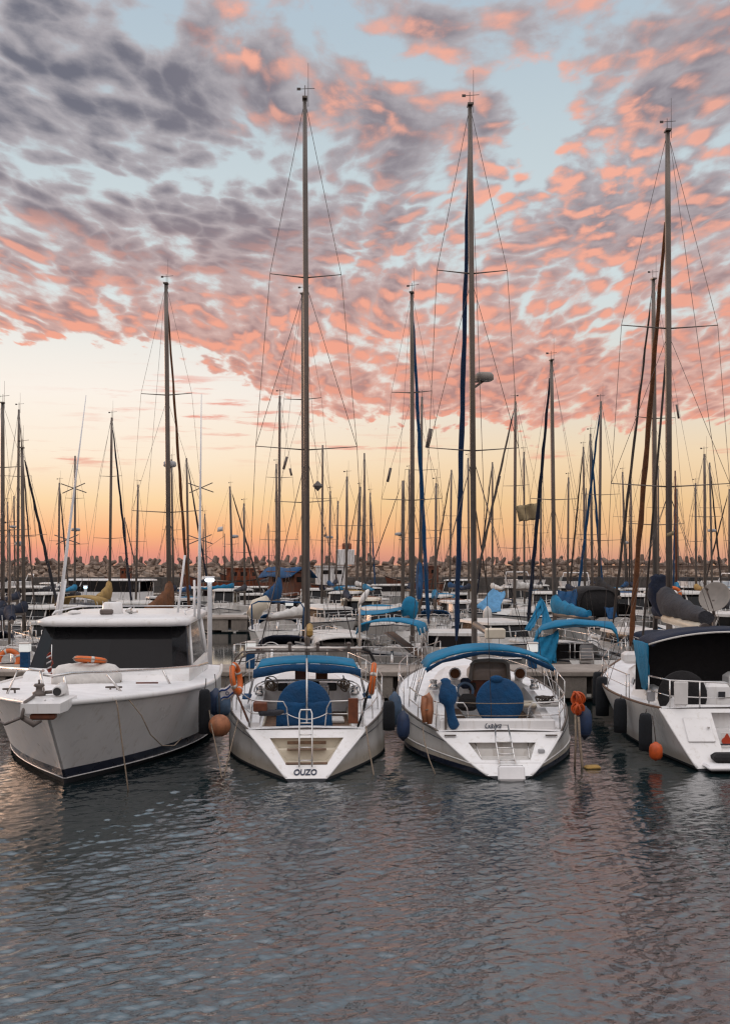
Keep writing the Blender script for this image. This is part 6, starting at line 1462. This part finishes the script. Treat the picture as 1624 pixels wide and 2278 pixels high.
def gangplank():
    o = thing('gangplank', 'brown weathered gangplank slanting over the low boat toward the near pier', 'gangplank', P(920, 1450, 39.2))
    a, b = Vector((-.85, 1.2, .62)), Vector((.95, -1.6, -.62)); mb = MB(); n_ = (b-a).normalized(); s_ = n_.cross(Vector((0, 0, 1))).normalized()
    mb.sheet([[a-s_*.17, a+s_*.17], [b-s_*.17, b+s_*.17]], .06, smooth=False); pl = mb.build('plank', K['teak'], o)
    for sd in (-1, 1):
        mb = MB(); mb.tube([a+s_*sd*.19, b+s_*sd*.19], .035, 6); mb.build('side_rail', K['aludk'], pl)
gangplank()
def flags():
    Y = 56.5; o = thing('flag', 'large sun-bleached tan flag flying among the masts right of the Galya mast', 'flag', P(1206, 1118, Y)); mb = MB()
    A, B_, C_, D_ = [P(*q) - P(1206, 1118, Y) for q in ((1206, 1117, Y), (1146, 1126, Y-.3), (1155, 1160, Y-.2), (1200, 1155, Y))]
    mb.sheet([[vl(vl(A, B_, j/10), vl(D_, C_, j/10), i/6) + Vector((0, .10*math.sin(j*1.1+i*.6), .02*math.sin(j*1.7))) for j in range(11)] for i in range(7)], .012); mb.build('cloth', K['flagtan'], o)
    wire('halyard', [(.03, 0, 2.2), (.03, 0, -2.6)], .014, K['wire'], o)
    o = thing('flag', 'small dark pennant on the right of the right-edge yacht mast', 'flag', P(1482, 1187, 31.4)); mb = MB()
    mb.sheet([[(.0, 0, .0), (.10, .02, .04), (.22, 0, .09)], [(.0, 0, -.09), (.10, .02, -.07), (.20, 0, -.05)]], .008); mb.build('cloth', K['flagtan'], o); wire('halyard', [(-.01, 0, .5), (-.01, 0, -.6)], .006, K['wire'], o)
    o = thing('flag', 'small tattered flag at the derrick masthead of the rust-brown fishing boat', 'flag', P(496, 1178, 141.5)); mb = MB()
    mb.sheet([[(0, 0, .4), (-.35, .1, .35), (-.65, 0, .25)], [(0, 0, -.2), (-.35, .1, -.25), (-.7, 0, -.3)]], .02); mb.build('cloth', K['flagw'], o); wire('halyard', [(.06, 0, .7), (.06, 0, -1.2)], .03, K['wire'], o)
flags()
ob = thing('round_buoy', 'red-orange round buoy hung before the black-tented boat', 'buoy', P(1322, 1353, 53)); mb = MB(); mb.ball((0, 0, 0), .40, 14); mb.build('body', K['orangeR'], ob); wire('lanyard', [(0, 0, .38), (0, .1, .9)], .02, K['ropedk'], ob)
lifebuoy('orange life ring on the boat left of the grey sail bundle', P(1498, 1322, 53), M3(0, 0, R(84)), .30, .09)
lifebuoy('dark orange life ring far left beside the blue power pedestal', P(20, 1469, 38.2), M3(0, 0, R(70)), .34, .09)
for lb, px, py, Y, m in (('white fender on the half-broadside sailboat, nearer its bow', 1084, 1372, 53.0, 'fenwhite'), ('white fender amidships on the half-broadside sailboat', 1143, 1374, 58.2, 'fenwhite')):
    fender(lb, P(px, py, Y), .95, .22, m, rope_to=P(px+1, py-22, Y+.1))
fender('grey-blue fender hanging at the near pier edge right of the Galya stern rail', P(1205, 1537, 35.2), .5, .16, 'fengrey', rope_to=P(1206, 1512, 35.3))
for lb, x in (('sagging mooring line from the near pier to the bow of the motor cruiser side', 463), ('sagging mooring line from the near pier to the yacht OUZO', 620), ('sagging mooring line from the near pier to the yacht Galya', 900), ('sagging mooring line from the near pier to the right-edge yacht', 1375)):
    moor(lb, sag(P(x+14, 1500, 35.6), P(x+60, 1490, 32.5), .18), .015)
drape(d_, 'awning', [P(1190, 1416, 39.6), P(1242, 1400, 39.8), P(1236, 1474, 39.2), P(1180, 1470, 39.0)], K['blue'], wob=.10)

drape(g_, 'faded_cloth', [P(1098, 1308, 56.5), P(1124, 1314, 56.5), P(1112, 1360, 54.5), P(1058, 1350, 54.5)], K['bluelt'], wob=.12)
# the black tent and its blue side panel on the boat left of the right-edge yacht
Mi = (Matrix.Translation(h_.location) @ Matrix.Rotation(h_.rotation_euler.z, 4, 'Z')).inverted(); c = Mi @ P(1327, 1370, 52.5)
mb = MB(); mb.sheet([[Vector(q) + Vector((c.x, c.y, c.z)) for q in arch(w, 0, hh, yy, 12, .45)] for w, hh, yy in ((.95, 1.25, -.3), (.97, 1.38, .6), (.96, 1.40, 1.5), (.80, .9, 2.3))], .03)
tn = mb.build('cockpit_tent', K['blackc'], h_)
mb = MB(); mb.sheet([[c+Vector((x, -.25, z*(1.28-.25*x*x))) for x in (-.9, -.45, 0, .45, .9)] for z in (0, .5, 1)], .02); mb.build('tent_door', K['blackc'], tn)
drape(h_, 'side_awning', [P(1240, 1312, 53), P(1282, 1310, 53), P(1284, 1362, 52), P(1245, 1360, 52)], K['bluedk'], wob=.10)
drape(h_, 'blue_dodger', [P(1344, 1350, 51.5), P(1368, 1348, 51.5), P(1372, 1372, 51), P(1352, 1376, 51)], K['bluedk'], wob=.06)

motorboat('white boat with pale canvas beyond the near pier, right of the OUZO gantry', 742, 43.5, L=8, B=2.8, head=R(8), canvas='white_c', cabh=.7, fb=1.0)
motorboat('white boat with low dark cabin beyond the near pier, right of the Galya mast', 1112, 46, L=8, B=2.8, head=R(196), cabh=.9, fb=1.1)
motorboat('grey boat with charcoal canvas beyond the near pier at the far left', 128, 47, L=8, B=2.8, head=R(185), hull='grey', canvas='greyc', cabh=.9)
motorboat('white boat with navy canvas beyond the near pier, left of the right-edge yacht', 1402, 44.5, L=7.5, B=2.7, head=R(14), canvas='navyc', cabh=.7)
motorboat('weathered cream boat with brown canvas left of the white cabin boat with navy canvas', 1030, 68, L=8, B=2.8, head=R(188), hull='cream', canvas='rustc', cabh=1.0)
motorboat('grey workboat with dark cabin behind the faded blue cloth', 1215, 78, L=9, B=3.1, head=R(170), hull='grey', canvas='blackc', cabh=1.3)
motorboat('navy-hulled boat with azure cover beyond the middle pier, left of Galya', 960, 80, L=9, B=3.0, head=R(165), hull='navy', canvas='blue', cabh=1.0)
motorboat('brown wooden boat with tan canvas beyond the middle pier, right of the OUZO mast', 765, 82, L=9, B=3.0, head=R(172), hull='brownhull', canvas='tan', cabh=1.2)
motorboat('white boat with charcoal tarpaulin at the left, under the slanting dark furled sail', 90, 73.5+6, L=9, B=3.0, head=R(168), canvas='greyc', cabh=1.2)
motorboat('small navy boat with azure cover left of the pilot-house boat', 405, 79, L=6.5, B=2.3, head=R(180), hull='navy', canvas='blue', cabh=.8)
SB('sailboat with grey sail bundle and white hull, right behind the right-edge yacht dish', 1568, 58, 1010, pxtop=1566, head=R(9), cover='greyc', bim='greyc', spr=[(1150, .9)], lod=1)
SB('sailboat with charcoal sail cover left of the OUZO gantry, beyond the middle pier', 545, 82, 1120, pxtop=543, head=R(-6), cover='greyc', lod=2)
SB('sailboat with navy covers behind the white pale-canvas boat', 770, 66, 1060, pxtop=772, head=R(5), cover='navyc', dod='navyc', spr=[(1170, .9)], lod=1, L=9, B=3)
SB('sailboat with thin mast and azure cover between the bundled blue sail and Galya', 968, 70-4, 1075, pxtop=970, head=R(-5), cover='blue', dod='bluedk', spr=[(1180, .9)], lod=1, L=9, B=3)
SB('sailboat with slim mast and navy cover right of the leaning navy furled sail', 1262, 84, 1062, pxtop=1264, head=R(5), cover='navyc', lod=2)
SB('sailboat with tan cover near the right edge, beyond the middle pier', 1548, 84, 1075, pxtop=1546, head=R(-5), cover='tan', lod=2)
